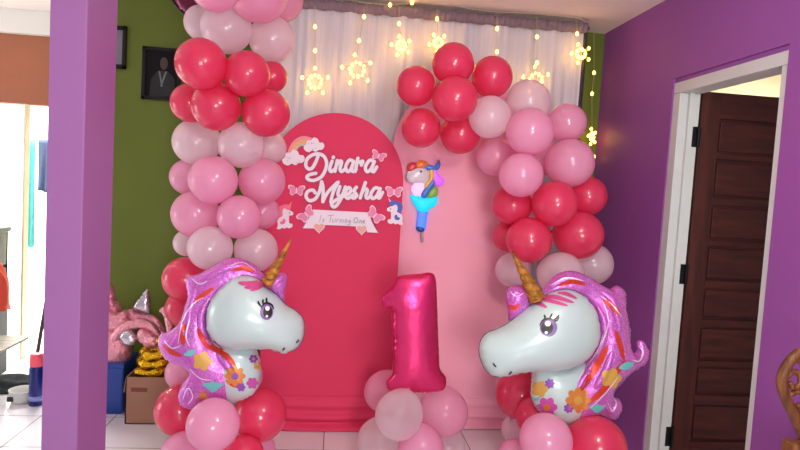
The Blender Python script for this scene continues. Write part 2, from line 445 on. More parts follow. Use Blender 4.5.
# stops
box(bm, (fx0 + .045, y1 - .08, 0), (fx0 + .07, y1 - .06, zt - .068)); box(bm, (fx0 + .045, y0 + .045, 0), (fx0 + .07, y0 + .06, zt - .068))
struct(obj('trim_1', bm, 'frame'))
# door leaf swung a quarter turn into the next room
LX0, LX1, LZ = fx1 + .012, fx1 + .68, 2.035; LY = y1 - .062
bm = bmesh.new()
st = .105; rails = [0.03, .30, .50, .68, .88, 1.06, 1.26, 1.44, 1.64, 1.92]
box(bm, (LX0, LY, .015), (LX0 + st, LY + .04, LZ), .003); box(bm, (LX1 - st, LY, .015), (LX1, LY + .04, LZ), .003)
zs = [.015, .17, .40, .60, .82, 1.03, 1.25, 1.47, 1.70, 1.92, LZ]
rail = [(.015, .17), (.375, .425), (.585, .615), (.80, .84), (1.01, 1.05), (1.235, 1.265), (1.45, 1.49), (1.69, 1.72), (1.90, LZ)]
leaf = struct(obj('door_1', bm, 'door'))
bm = bmesh.new()
for a, b in rail: box(bm, (LX0 + st, LY + .001, a), (LX1 - st, LY + .039, b), .003)
obj('rail', bm, 'doorr', leaf)
for (a, b), (c, d) in zip(rail, rail[1:]):
    bm = bmesh.new()
    box(bm, (LX0 + st - .005, LY + .016, b - .004), (LX1 - st + .005, LY + .026, c + .004))
    box(bm, (LX0 + st + .012, LY + .008, b + .012), (LX1 - st - .012, LY + .026, c - .012), .006)
    obj('panel', bm, 'doorr', leaf)
for z in (1.80, 1.08, .2):
    bm = bmesh.new()
    box(bm, (LX0 - .04, LY - .004, z - .055), (LX0 + .004, LY + .012, z + .05)); tube(bm, [(LX0 - .010, LY - .008, z - .05), (LX0 - .010, LY - .008, z + .05)], .008)
    obj('hinge', bm, 'hinge', leaf)
# the next room behind the door
bm = bmesh.new(); box(bm, (XR + T_, .75, 0), (4.6, .85, CZ)); struct(obj('wall_hall', bm, 'cream'))
bm = bmesh.new(); box(bm, (4.5, -2.5, 0), (4.6, .75, CZ)); struct(obj('wall_hall_side', bm, 'cream'))
# yard beyond the passage: pale ground and pale wall in full daylight
bm = bmesh.new(); box(bm, (-7, 1.25, -.16), (0, 5.2, -.02)); struct(obj('floor_yard', bm, 'white'))
bm = bmesh.new(); box(bm, (-7, 4.6, -.02), (0, 4.75, 3.2)); struct(obj('wall_yard', bm, 'white'))
q = at(24, 240, 1.22)
bm = bmesh.new(); box(bm, (q.x, 1.185, 0), (q.x + .014, 1.25, 1.89)); struct(obj('trim_3', bm, 'cream'))
# ------------------------------------------------------------------ backdrop: arch panels
def arch(cx, half, zs_, z0, n=28):
    return [(cx - half, z0)] + [(cx - half * math.cos(math.pi * k / n), zs_ + half * math.sin(math.pi * k / n)) for k in range(n + 1)] + [(cx + half, z0)]
def arch_panel(name, lab, cx, half, zs_, Y, mat, folds, group):
    t = thing(name, lab, 'backdrop panel', group=group)
    bm = bmesh.new(); ol = arch(cx, half, zs_, .03)
    f = [bm.verts.new((x, Y, z)) for x, z in ol]; b = [bm.verts.new((x, Y + .035, z)) for x, z in ol]; n = len(f)
    bm.faces.new(f); bm.faces.new(list(reversed(b)))
    for i in range(n): bm.faces.new((f[i], b[i], b[(i + 1) % n], f[(i + 1) % n]))
    bmesh.ops.bevel(bm, geom=[e for e in bm.edges if all(abs(v.co.y - Y) < 1e-5 for v in e.verts)], offset=.006, segments=2, affect='EDGES')
    obj('cloth_cover', bm, mat, t)
    # slack cloth gathered along the bottom edge
    bm = bmesh.new(); nx, nz = 60, 34; rows = []
    for j in range(nz + 1):
        row = []
        for i in range(nx + 1):
            u = i / nx; v = j / nz; x = cx - half + 2 * half * u; z = .004 + .19 * v
            amp = .022 * (1 - v) ** 1.1
            d = amp * (1 + math.sin(v * 17 + 1.2 * math.sin(u * 4 + folds) + u * (3 if folds else 1))) + .004 * (1 - v)
            row.append(bm.verts.new((x, Y - .001 - d, z)))
        rows.append(row)
    for A, B in zip(rows, rows[1:]):
        for i in range(nx): bm.faces.new((A[i], A[i + 1], B[i + 1], B[i]))
    sk = obj('gathered_hem', bm, mat, t, True)
    so = sk.modifiers.new('s', 'SOLIDIFY'); so.thickness = .003; so.offset = 1
    bm = bmesh.new(); box(bm, (cx - half, Y + .002, .0), (cx + half, Y + .033, .028)); obj('base_bar', bm, 'steel' if not folds else 'carved', t)
    return t
arch_panel('arch_panel', 'red cloth-covered arch panel carrying the white name lettering', -.004, .387, 1.462, 0., 'redcloth', 0, None)
arch_panel('arch_panel', 'pale pink cloth-covered arch panel standing behind the red arch panel', .76, .445, 1.66, .06, 'pinkcloth', 1.3, None)
# sheer curtain on its frame
ct = thing('backdrop_curtain', 'white sheer curtain hanging in folds behind the two arch panels', 'curtain')
bm = bmesh.new(); x0, x1, zc0, zc1 = -.42, 1.478, .02, 2.475
nx, nz = 420, 12
rng = np.random.RandomState(3); ph = rng.rand(8) * 6.28; fr = [21, 34, 47, 63, 88, 13, 120, 150]; am = [.008, .006, .005, .004, .0035, .008, .002, .0015]
rows = []
for j in range(nz + 1):
    z = zc0 + (zc1 - zc0) * j / nz; row = []
    for i in range(nx + 1):
        x = x0 + (x1 - x0) * i / nx
        y = .19 + sum(a * math.sin(f_ * (x + .01 * math.sin(2 * z + f_)) + p_) for a, f_, p_ in zip(am, fr, ph))
        row.append(bm.verts.new((x, y, z)))
    rows.append(row)
for A, B in zip(rows, rows[1:]):
    for i in range(nx): bm.faces.new((A[i], A[i + 1], B[i + 1], B[i]))
obj('drape', bm, 'curtain', ct, True)
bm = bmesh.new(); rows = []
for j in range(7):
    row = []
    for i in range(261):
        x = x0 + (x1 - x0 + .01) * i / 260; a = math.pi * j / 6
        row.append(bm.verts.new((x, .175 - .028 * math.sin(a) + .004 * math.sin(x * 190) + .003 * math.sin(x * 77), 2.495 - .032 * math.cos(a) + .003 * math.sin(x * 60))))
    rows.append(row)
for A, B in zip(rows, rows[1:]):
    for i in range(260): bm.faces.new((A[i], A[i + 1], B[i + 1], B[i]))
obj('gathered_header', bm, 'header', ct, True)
bs = thing('backdrop_stand', 'dark metal pole stand holding up the white sheer curtain', 'stand')
bm = bmesh.new(); tube(bm, [(x0 - .03, .19, 2.5), (x1 + .03, .19, 2.5)], .012); obj('crossbar', bm, 'steel', bs)
for x in (x0 - .02, x1 + .012):
    bm = bmesh.new(); tube(bm, [(x, .19, .01), (x, .19, 2.515)], .012); obj('upright', bm, 'steel', bs)
    bm = bmesh.new(); box(bm, (x - .02, .05, 0), (x + .02, .4, .012)); obj('foot', bm, 'steel', bs)
# ------------------------------------------------------------------ fairy lights
fl = thing('fairy_light_string', 'warm white fairy lights with star ornaments hung over the sheer curtain', 'string lights')
LY_ = .125
bulb_me = None
def bulb(p, parent, r=.0105):
    global bulb_me
    if bulb_me is None:
        bm = bmesh.new(); lathe(bm, [(0, 1.5), (.55, 1.1), (.9, .5), (1, 0), (.8, -.6), (.5, -.9), (0, -1.)], seg=10)
        o = obj('bulb', bm, 'bulb', parent, True); bulb_me = o.data
    else: o = link(bpy.data.objects.new('bulb', bulb_me), parent)
    o.location = p; o.scale = (r, r, r); return o
strands = [  # bulb pixels, star centre + radius + tilt
    ([(315, 27), (315, 51)], (315, 82, 13.5, 0), LY_),
    ([(364, 17), (359, 41)], (357, 70, 15, .15), LY_),
    ([(399, 24)], (401, 46, 9.5, .2), LY_),
    ([(437, 19)], (438, 43, 9, .5), LY_),
    ([(497, 29), (497, 52)], None, LY_),
    ([(537, 37), (537, 63)], (536, 80, 13, .1), LY_),
    ([(577, 34)], (581, 54, 9.5, .3), LY_),
    ([(594, 73), (592, 94)], (592, 137, 8, .2), .36),
]
bm = bmesh.new()
tube(bm, [at(x, y, .128) for x, y in ((300, -6), (340, -3), (364, 3), (390, 5), (412, 3), (436, 1), (470, 9), (497, 12), (537, 14), (577, 18), (588, 22))], .002, 6)
obj('lead_wire', bm, 'wire', fl)
for p in ((390, 5), (412, 3), (436, 0)): bulb(at(*p, .122), fl)
for bl, star, Y in strands:
    bm = bmesh.new(); x = bl[0][0]
    pts = [at(x, 6 + max(0, (x - 400) * .07), Y)] + [at(*b, Y) for b in bl] + ([at(star[0], star[1] - star[2], Y)] if star else [])
    tube(bm, pts, .0013, 5); obj('drop_wire', bm, 'wire', fl)
    for b in bl: bulb(at(*b, Y - .004), fl)
    if star:
        cx, cy, r, rot = star
        pts = []
        for k in range(10):
            a = math.pi / 2 + rot + k * math.pi / 5; rr = r if k % 2 == 0 else r * .45
            sx = .45 if Y > .3 else 1
            pts.append((cx + rr * math.cos(a) * sx, cy - rr * math.sin(a)))
        bm = bmesh.new(); tube(bm, [at(*p, Y) for p in pts], .0022, 6, closed=True); so = obj('star_frame', bm, 'wire', fl)
        for p in pts: bulb(at(*p, Y - .005), so, .0095)
        for k in range(0, 10, 2):
            bulb(at((pts[k][0] + cx) / 2, (pts[k][1] + cy) / 2, Y - .004), so, .007)
for p in ((594, 157),): bulb(at(*p, .36), fl)
# ------------------------------------------------------------------ latex balloons
f_, m_, b_ = -.44, -.32, -.2
LC = 'left column balloons'; RA = 'right arch balloons'; CC = 'balloons under the number'
BAL = [
 # left column ----------------------------------------------------------
 (215, -14, 24, 'pink', f_, 'pink balloon topping the left column, cut by the top edge beside the plum foil balloon', LC),
 (258, -9, 30, 'pink', f_, 'pink balloon at the very top of the left column above the cream balloon', LC),
 (281, -1, 22, 'pink', b_, 'pink balloon topping the left column on the side next to the sheer curtain', LC),
 (202, 23, 17, 'pearl', b_, 'white balloon half hidden at the green wall side under the top pink balloons', LC),
 (226, 28.5, 24.5, 'pearl', f_, 'large round white balloon in front, just below the pink top of the left column', LC),
 (272, 39, 23, 'pearl', m_, 'cream-lit white balloon beside the curtain near the top of the left column', LC),
 (201, 64, 25, 'red', f_, 'big red balloon beside the portrait frame, upper red tier of the left column', LC),
 (247, 74, 23, 'red', f_, 'red balloon in the middle of the upper red tier of the left column', LC),
 (272, 77, 15.5, 'red', b_, 'small red balloon glowing before the curtain, behind the upper red tier', LC),
 (190, 103, 19, 'red', m_, 'red balloon tucked by the lower corner of the portrait frame', LC),
 (216, 106, 24.5, 'red', f_, 'front red balloon in the lower red tier, above the two pearly white balloons', LC),
 (266, 113, 24.5, 'red', f_, 'red balloon above the rainbow cutout in the left column', LC),
 (196, 142, 23, 'pearl', m_, 'white balloon against the green wall under the red tiers of the left column', LC),
 (241, 145, 23.5, 'pearl', f_, 'white balloon in front, below the red tiers of the left column', LC),
 (270, 148, 17, 'pearl', b_, 'white balloon partly hidden behind the rainbow side of the left column', LC),
 (188, 177, 18, 'pink', b_, 'shaded pink balloon at the green wall side, halfway up the left column', LC),
 (213, 180, 24.5, 'pink', f_, 'front pink balloon, upper pink tier of the left column next to the green wall', LC),
 (262, 181, 24, 'pink', f_, 'pink balloon of the left column nearest the white word lettering', LC),
 (195, 214, 23.5, 'pink', m_, 'pink balloon by the green wall in the lower pink tier of the left column', LC),
 (239, 217, 22.5, 'pink', f_, 'front pink balloon in the middle of the lower pink tier, above two whites', LC),
 (262, 212, 18, 'pink', b_, 'pink balloon tucked beside the white unicorn cutout on the red panel', LC),
 (187, 243, 13.5, 'pearl', b_, 'small white balloon peeping out at the green wall above the lower red balloons', LC),
 (210, 248, 22.5, 'pearl', f_, 'white balloon just above the mane of the left unicorn balloon', LC),
 (256, 250, 22.5, 'pearl', f_ + .05, 'white balloon behind the horn of the left unicorn balloon', LC),
 (185, 279, 22, 'red', m_, 'red balloon at the green wall beside the top of the left unicorn mane', LC),
 (186, 308, 20, 'red', b_, 'red balloon squeezed behind the left unicorn mane, lower of two', LC),
 (183, 373, 17, 'pink', m_, 'pink balloon showing between the two curled locks of the left unicorn', LC),
 (246, 376, 17, 'pink', m_, 'pink balloon peeping out behind the flowered neck of the left unicorn', LC),
 (180, 410, 24, 'red', -.5, 'red balloon beside the cardboard box at the foot of the left column', LC),
 (213, 425, 25.5, 'pink', -.92, 'front pink balloon under the left unicorn, overlapping two red ones', LC),
 (260, 415, 26, 'red', -.7, 'large red balloon under the left unicorn in front of the red panel hem', LC),
 (184, 455, 22, 'pink', -.6, 'pink balloon at the foot of the left column, cut by the bottom edge', LC),
 (243, 456, 20, 'red', -.75, 'red balloon lowest in the left column, cut by the bottom edge', LC),
 (259, 450, 16, 'pink', -.4, 'pink balloon at floor level behind the lowest red of the left column', LC),
 # right arch -----------------------------------------------------------
 (416, 86, 20, 'red', m_, 'outermost red balloon of the arch top, tip of the garland over the red panel', RA),
 (453, 64, 21, 'red', f_ + .04, 'topmost red balloon of the arch on the right', RA),
 (492, 77, 20.5, 'red', m_, 'red balloon of the arch top next to the cream balloon', RA),
 (455, 99, 23, 'red', f_, 'central red balloon of the arch top cluster, in front of the others', RA),
 (421, 128, 20, 'red', m_, 'red balloon hanging straight above the glowing unicorn wand', RA),
 (460, 134, 20.5, 'red', m_, 'lowest red balloon of the arch top cluster', RA),
 (490, 117, 21.5, 'pearl', f_, 'white balloon between the arch top reds and the pinks', RA),
 (528, 102, 22, 'pearl', m_, 'cream-lit white balloon below a star ornament on the curtain', RA),
 (530, 132, 24, 'pink', f_, 'large pink balloon in front, right under the cream balloon of the arch', RA),
 (567, 123, 19, 'pink', m_, 'pink balloon against the curtain, uppermost at the outer side of the arch', RA),
 (496, 157, 20, 'pink', b_, 'shaded pink balloon on the inner side of the arch, behind the white one', RA),
 (570, 163, 24, 'pink', f_ + .04, 'large pink balloon of the arch beside the green strip of wall', RA),
 (521, 175, 22.5, 'pink', f_ - .04, 'lowest pink balloon of the arch, in front of the reds', RA),
 (546, 157, 18, 'pink', b_, 'pink balloon deep in the arch between three larger pink ones', RA),
 (512, 205, 20.5, 'red', m_, 'red balloon on the inner side of the arch against the pink panel', RA),
 (555, 204, 23, 'red', f_, 'red balloon in the middle of the right column, under the lowest pinks', RA),
 (587, 196, 19.5, 'red', m_, 'red balloon of the right column nearest the purple wall, upper one', RA),
 (529, 240, 23, 'red', f_, 'red balloon just above the horn tip of the right unicorn', RA),
 (579, 235, 24, 'red', f_, 'large red balloon of the right column beside the purple wall, lower one', RA),
 (508, 236, 16, 'red', b_, 'red balloon mostly hidden behind the one above the horn tip', RA),
 (513, 270, 18, 'pearl', b_, 'pale balloon against the pink panel behind the right unicorn horn', RA),
 (561, 275, 23, 'pearl', f_, 'white balloon above the mane of the right unicorn balloon', RA),
 (592, 264, 20.5, 'pearl', m_, 'white balloon above the mane of the right unicorn, on the purple wall side', RA),
 (520, 394, 24, 'red', -.45, 'red balloon under the muzzle of the right unicorn, in front of the pink panel', RA),
 (537, 417, 20, 'red', -.62, 'red balloon below the flowered neck of the right unicorn', RA),
 (546, 440, 25, 'pink', -.93, 'front pink balloon under the right unicorn', RA),
 (596, 446, 27.5, 'red', -.86, 'largest red balloon, at the foot of the right column near the door', RA),
 (517, 430, 15, 'pearl', -.4, 'pale balloon at the floor end of the pink panel hem', RA),
 (514, 455, 15, 'pink', -.6, 'pink balloon lowest in the right column, mostly below the picture', RA),
 # under the number -----------------------------------------------------
 (384, 392, 20, 'clearpink', b_ - .1, 'see-through pink balloon behind the foot of the number, on the red panel side', CC),
 (399, 415.5, 23.8, 'clear', -.6, 'clear balloon in front, directly under the number', CC),
 (444, 412, 23.8, 'clearpink', -.52, 'see-through pink balloon under the number on the pink panel side', CC),
 (380, 441, 22.5, 'clear', -.5, 'clear balloon low under the number, in front of the red panel hem', CC),
 (421, 450, 22.5, 'pink', -.58, 'pink balloon lowest in the cluster under the number', CC),
 (447, 446, 18, 'clear', -.36, 'clear balloon at the floor under the see-through pink one', CC),
 (424, 402, 15, 'clear', -.36, 'small clear balloon glimpsed right behind the foot of the number', CC),
]
# let neighbours settle apart along their lines of sight so that they only press together
Ys = [b[4] for b in BAL]
def bpos(i):
    p = at(BAL[i][0], BAL[i][1], Ys[i]); return p, rad(BAL[i][2], p) * (1.0 if BAL[i][6] == LC else 1.03)
for it in range(120):
    P = [bpos(i) for i in range(len(BAL))]
    mv = [0.] * len(BAL)
    for i in range(len(BAL)):
        for j in range(i):
            d = (P[i][0] - P[j][0]).length; o = (P[i][1] + P[j][1]) * .96 - d
            if o > 0:
                s = 1 if (Ys[i], BAL[i][1]) > (Ys[j], BAL[j][1]) else -1
                mv[i] += s * min(o, .02) * .35; mv[j] -= s * min(o, .02) * .35
    for i in range(len(BAL)):
        lo = BAL[i][4] - .14; hi = min(BAL[i][4] + .15, -P[i][1] - .03)
        Ys[i] = min(hi, max(lo, Ys[i] + mv[i]))
prof = []
for k in range(25):                                  # pear-shaped latex balloon ending in a rolled neck
    a = math.pi * k / 24; r = math.sin(a); z = math.cos(a)
    if z < 0: z *= 1.13; r *= 1 - .10 * (-math.cos(a)) ** 2
    prof.append((max(r, 0.), z))
prof[-1] = (.05, -1.14); prof += [(.03, -1.19), (.035, -1.23), (.07, -1.27), (.075, -1.30), (0, -1.28)]
meshes = {}
for i, (px, py, r, mt, Y, lab, grp) in enumerate(BAL):
    p, R_ = bpos(i)
    if mt not in meshes:
        bm = bmesh.new(); lathe(bm, prof, seg=40); o = obj('balloon', bm, mt, None, True); meshes[mt] = o.data
    else: o = link(bpy.data.objects.new('balloon', meshes[mt]))
    o.location = p; o.scale = (R_ * .995, R_ * .995, R_ * 1.0)
    cx = {LC: -.45, RA: 1.02 if py > 150 else .6 + .003 * max(0, px - 420), CC: .47}[grp]
    d = (p - Vector((cx, -.05 if grp != CC else -.45, p.z))); d.z += random.uniform(-.06, .06)
    if grp == CC: d = Vector((d.x, -.12, -.28))
    o.rotation_mode = 'QUATERNION'; o.rotation_quaternion = d.normalized().to_track_quat('Z', 'Y')
    tag(o, lab, 'balloon', grp)
# plum foil balloon with a black rim at the very top
t = thing('foil_balloon', 'plum foil balloon with black rim at the top of the left column', 'balloon')
oc = circ(212, -24, 46, 47, 30)
obj('film', inflate(oc, -.04, .08, .02), 'plumfoil', t, True)
bm = bmesh.new(); tube(bm, [at(x, y, -.04) for x, y in oc], .007, 6, closed=True); obj('rim', bm, 'rimfoil', t, True)
# ------------------------------------------------------------------ number balloon
t = thing('number_balloon', 'metallic magenta foil balloon shaped like the number 1 on a balloon cluster', 'balloon')
ol = [(398, 277), (408, 275), (420, 274), (430, 273), (435, 278), (436.5, 300), (437.5, 330), (438.5, 355), (439.5, 369), (445.5, 378), (443.5, 389), (432, 391.5), (415, 392), (398, 391.5), (389, 390), (387, 381), (393, 373), (393.2, 350), (392.2, 330), (391, 309), (384, 309), (381.8, 303), (382.5, 296), (389, 289), (394, 284)]
ol3 = smooth2(ol, 5)
obj('film', inflate(ol3, -.56, .062, .010, crinkle=.0016, smooth_outline=False), 'numfoil', t, True)
bm = bmesh.new(); tube(bm, [at(x, y, -.56) for x, y in ol3], .0028, 5, closed=True); obj('seam', bm, 'numfoil', t)
# ------------------------------------------------------------------ foil unicorn heads
def unicorn(name, lab, mane, tuft, neck, head, horn, eye, lash, nostrils, flowers, stripes, lines, forelock, locks, Y):
    t = thing(name, lab, 'balloon')
    mo = obj('mane', inflate(mane, Y, .085, .011), 'mane', t, True)
    tf = obj('mane_tuft', inflate(tuft, Y - .03, .05, .010), 'mane', t, True)
    nk = obj('neck', inflate(neck, Y + .02, .10, .012), 'headfoil', t, True)
    hd = obj('head', inflate(head, Y - .05, .14, .012), 'headfoil', t, True)
    bm = bmesh.new(); tube(bm, [at(x, y, Y - .05) for x, y in smooth2(head, 4)], .0022, 5, closed=True); obj('seam', bm, 'greyprint', hd)
    # horn: tapering spiral
    (tx, ty), (ax, ay), (bx, by) = horn
    p0 = at((ax + bx) / 2, (ay + by) / 2, Y - .07); p1 = at(tx, ty, Y - .07); r0 = (at(ax, ay, Y) - at(bx, by, Y)).length * .62
    bm = bmesh.new(); n = 60; pts = [p0.lerp(p1, k / n) for k in range(n + 1)]
    tube(bm, pts, lambda u: r0 * (1 - .86 * u) * (1 + .09 * math.cos(u * 6.5 * 2 * math.pi)), 16)
    ax_ = (p1 - p0).normalized()
    for v in bm.verts:                               # shear the rings into a twist
        u = (v.co - p0).dot(ax_); v.co += ax_ * (.010 * math.sin(math.atan2(v.co.y - p0.y, (v.co - p0).dot(Vector((ax_.z, 0, -ax_.x))))))
    obj('horn', bm, 'horn', t, True)
    tree = bvh_of(mo, nk, hd, tf)
    for pts, w in locks:                             # puckered strands standing up from the mane
        q = [onto(tree, x, y, -.25 * w / F * 2.7 / 2, Y) for x, y in smooth2(pts, 5, False)]
        bm = bmesh.new(); tube(bm, q, lambda u: w / F * 2.7 / 2 * (.15 + .85 * max(0., math.sin(math.pi * min(1, max(0, u)))) ** .6), 12)
        obj('mane_strand', bm, 'mane', mo, True)
    tree = bvh_of(mo, nk, hd, tf, *[o for o in mo.children])
    ht = bvh_of(hd)
    bm = bmesh.new()
    for s, w in forelock: stripe('x', s, w, tree, 'pinkhair', t, .003, True, Y, bm)
    obj('forelock', bm, 'pinkhair', t, True)
    ex, ey, rx, ry, dx = eye
    e = decal('eye', circ(ex, ey, rx, ry), ht, 'iris', t, .0015, 2.)
    pu = decal('pupil', circ(ex + dx, ey + .3, rx * .68, ry * .74), ht, 'black', e, .003, 1.6)
    decal('eye_highlight', circ(ex + dx * .6, ey - ry * .42, rx * .34, ry * .3, 10), ht, 'eyewhite', e, .0042, 1.2)
    decal('eye_highlight', circ(ex + dx - 1, ey + ry * .55, rx * .18, ry * .16, 8), ht, 'eyewhite', e, .0042, 1.)
    for s in lash: stripe('eyelash', s, 1.9, ht, 'black', e, .0045)
    for s in nostrils: stripe('nostril', s, 2.0, ht, 'greyprint', t)
    for s, w in stripes: stripe('red_streak', s, w * 1.05, tree, 'orange', mo, .002, True, Y)
    for s in lines: stripe('silver_line', s, 1.2, tree, 'whiteline', mo, .003, True, Y)
    for k, (fx, fy, r, mt, pet, cen) in enumerate(flowers):
        if pet == 0:
            fo = decal('leaf', [(fx - r, fy + r * .3), (fx - r * .2, fy - r * .45), (fx + r, fy - r * .5), (fx + r * .3, fy + r * .45)], tree, mt, t, .0022, 2.)
        elif pet < 0:
            bm = bmesh.new()
            for q in range(-2, 3):
                stripe('x', [(fx, fy + r * .6), (fx + q * r * .32, fy - r * .1), (fx + q * r * .5, fy - r * .55 + abs(q) * r * .2)], r * .42, tree, mt, t, .0022, True, Y, bm)
            obj('leaf_sprig', bm, mt, t, True)
        else:
            fo = decal('flower', flower(fx, fy, r, pet), tree, mt, t, .0026, 2.2, smooth_outline=False)
            if cen: decal('flower_centre', circ(fx, fy, r * .33, None, 10), tree, cen, fo, .004, 1.6)
    return t
# left head
unicorn('unicorn_balloon', 'foil unicorn head balloon on the left column, facing the red panel', 
  mane=[(266, 284), (260, 270), (250, 262), (240, 258.5), (229, 258), (218, 263), (206, 270), (198, 274), (187, 276.5), (185.5, 284), (188, 295), (184.5, 308), (179, 323), (168.5, 332), (162, 333), (158, 341), (161, 352), (170, 361), (183, 366), (190, 374), (183, 383), (178, 395), (181, 405), (191, 409.5), (200, 405), (203, 398), (213, 402), (228, 402), (242, 390), (247, 375), (240, 360), (228, 350), (216, 338), (212, 320), (220, 300), (240, 288)],
  tuft=[(268, 283), (271, 277), (280, 273), (287, 274.5), (287.5, 282), (285, 292), (284.5, 302), (279, 297), (272, 290)],
  neck=[(222, 340), (250, 343), (257, 350), (260, 363), (261, 378), (255, 392), (240, 400), (222, 402), (214, 390), (212, 360)],
  head=[(266, 287), (277.5, 295.5), (286, 305), (296, 311), (303, 319), (304.5, 331), (301, 343), (294, 350), (283, 352.5), (273, 350), (266, 347.5), (250, 348), (231, 348), (217, 342), (210, 333), (206.5, 321), (207.5, 309), (213, 296), (222, 286), (232, 278), (243, 275), (254, 277), (261, 281.5)],
  horn=((290.5, 240.5), (264, 279), (272.5, 284.5)),
  eye=(266.5, 312, 6.6, 8.0, 1.0),
  lash=[[(261, 307), (258.5, 303.5), (257.8, 301)], [(263, 305), (262.5, 302), (263, 299.5)], [(267, 304), (266, 300.5), (266.5, 298)], [(260.5, 308), (265, 303.4), (271, 305), (273.5, 310)]],
  nostrils=[[(295.5, 343), (297.5, 341), (298.5, 339)], [(282, 350), (284, 348.5), (284.3, 347)]],
  flowers=[(202.5, 361, 10, 'yellow', 5, None), (235, 376, 10.5, 'oflower', 8, 'violet'), (190, 353, 6, 'teal', 0, None), (213, 386, 10, 'teal', -1, None),
           (253, 359, 4.5, 'violet', 6, 'yellow'), (241, 387, 4.5, 'violet', 6, None), (252, 383, 6, 'magenta', 6, None), (257, 366, 4, 'yellow', 5, None), (203, 396, 5, 'oflower', 5, None)],
  stripes=[([(232, 271), (243, 268), (254, 272)], 4), ([(194, 303), (203, 295), (214, 288)], 4.5), ([(184, 345), (182, 333), (186, 324)], 6), ([(197, 328), (206, 343), (222, 352), (236, 366)], 7), ([(163, 345), (172, 352), (182, 356)], 4), ([(226, 380), (236, 385), (240, 378)], 5)],
  lines=[[(178, 345), (183, 322), (192, 305), (204, 297)], [(164, 340), (172, 348), (182, 345)], [(192, 279), (200, 284), (208, 281)], [(190, 318), (186, 335), (190, 347)], [(183, 400), (188, 388), (193, 396), (188, 404)], [(206, 330), (214, 344), (230, 354)], [(190, 368), (200, 378), (212, 380)], [(230, 266), (243, 263), (256, 272)]],
  forelock=[([(238, 283), (248, 284), (262, 281)], 4.5), ([(244, 288), (254, 287), (263, 282)], 4), ([(250, 291), (258, 288.5), (264, 284)], 3)],
  locks=[([(258, 274), (243, 267), (228, 267), (212, 274), (198, 282)], 9), ([(196, 287), (191, 304), (188, 320), (184, 338)], 10), ([(211, 296), (202, 313), (203, 332), (212, 346)], 9), ([(178, 332), (170, 342), (167, 349)], 7), ([(216, 352), (226, 364), (233, 374)], 9), ([(193, 372), (188, 387), (187, 399)], 8), ([(272, 288), (277, 281), (284, 279)], 6)],
  Y=-.74)
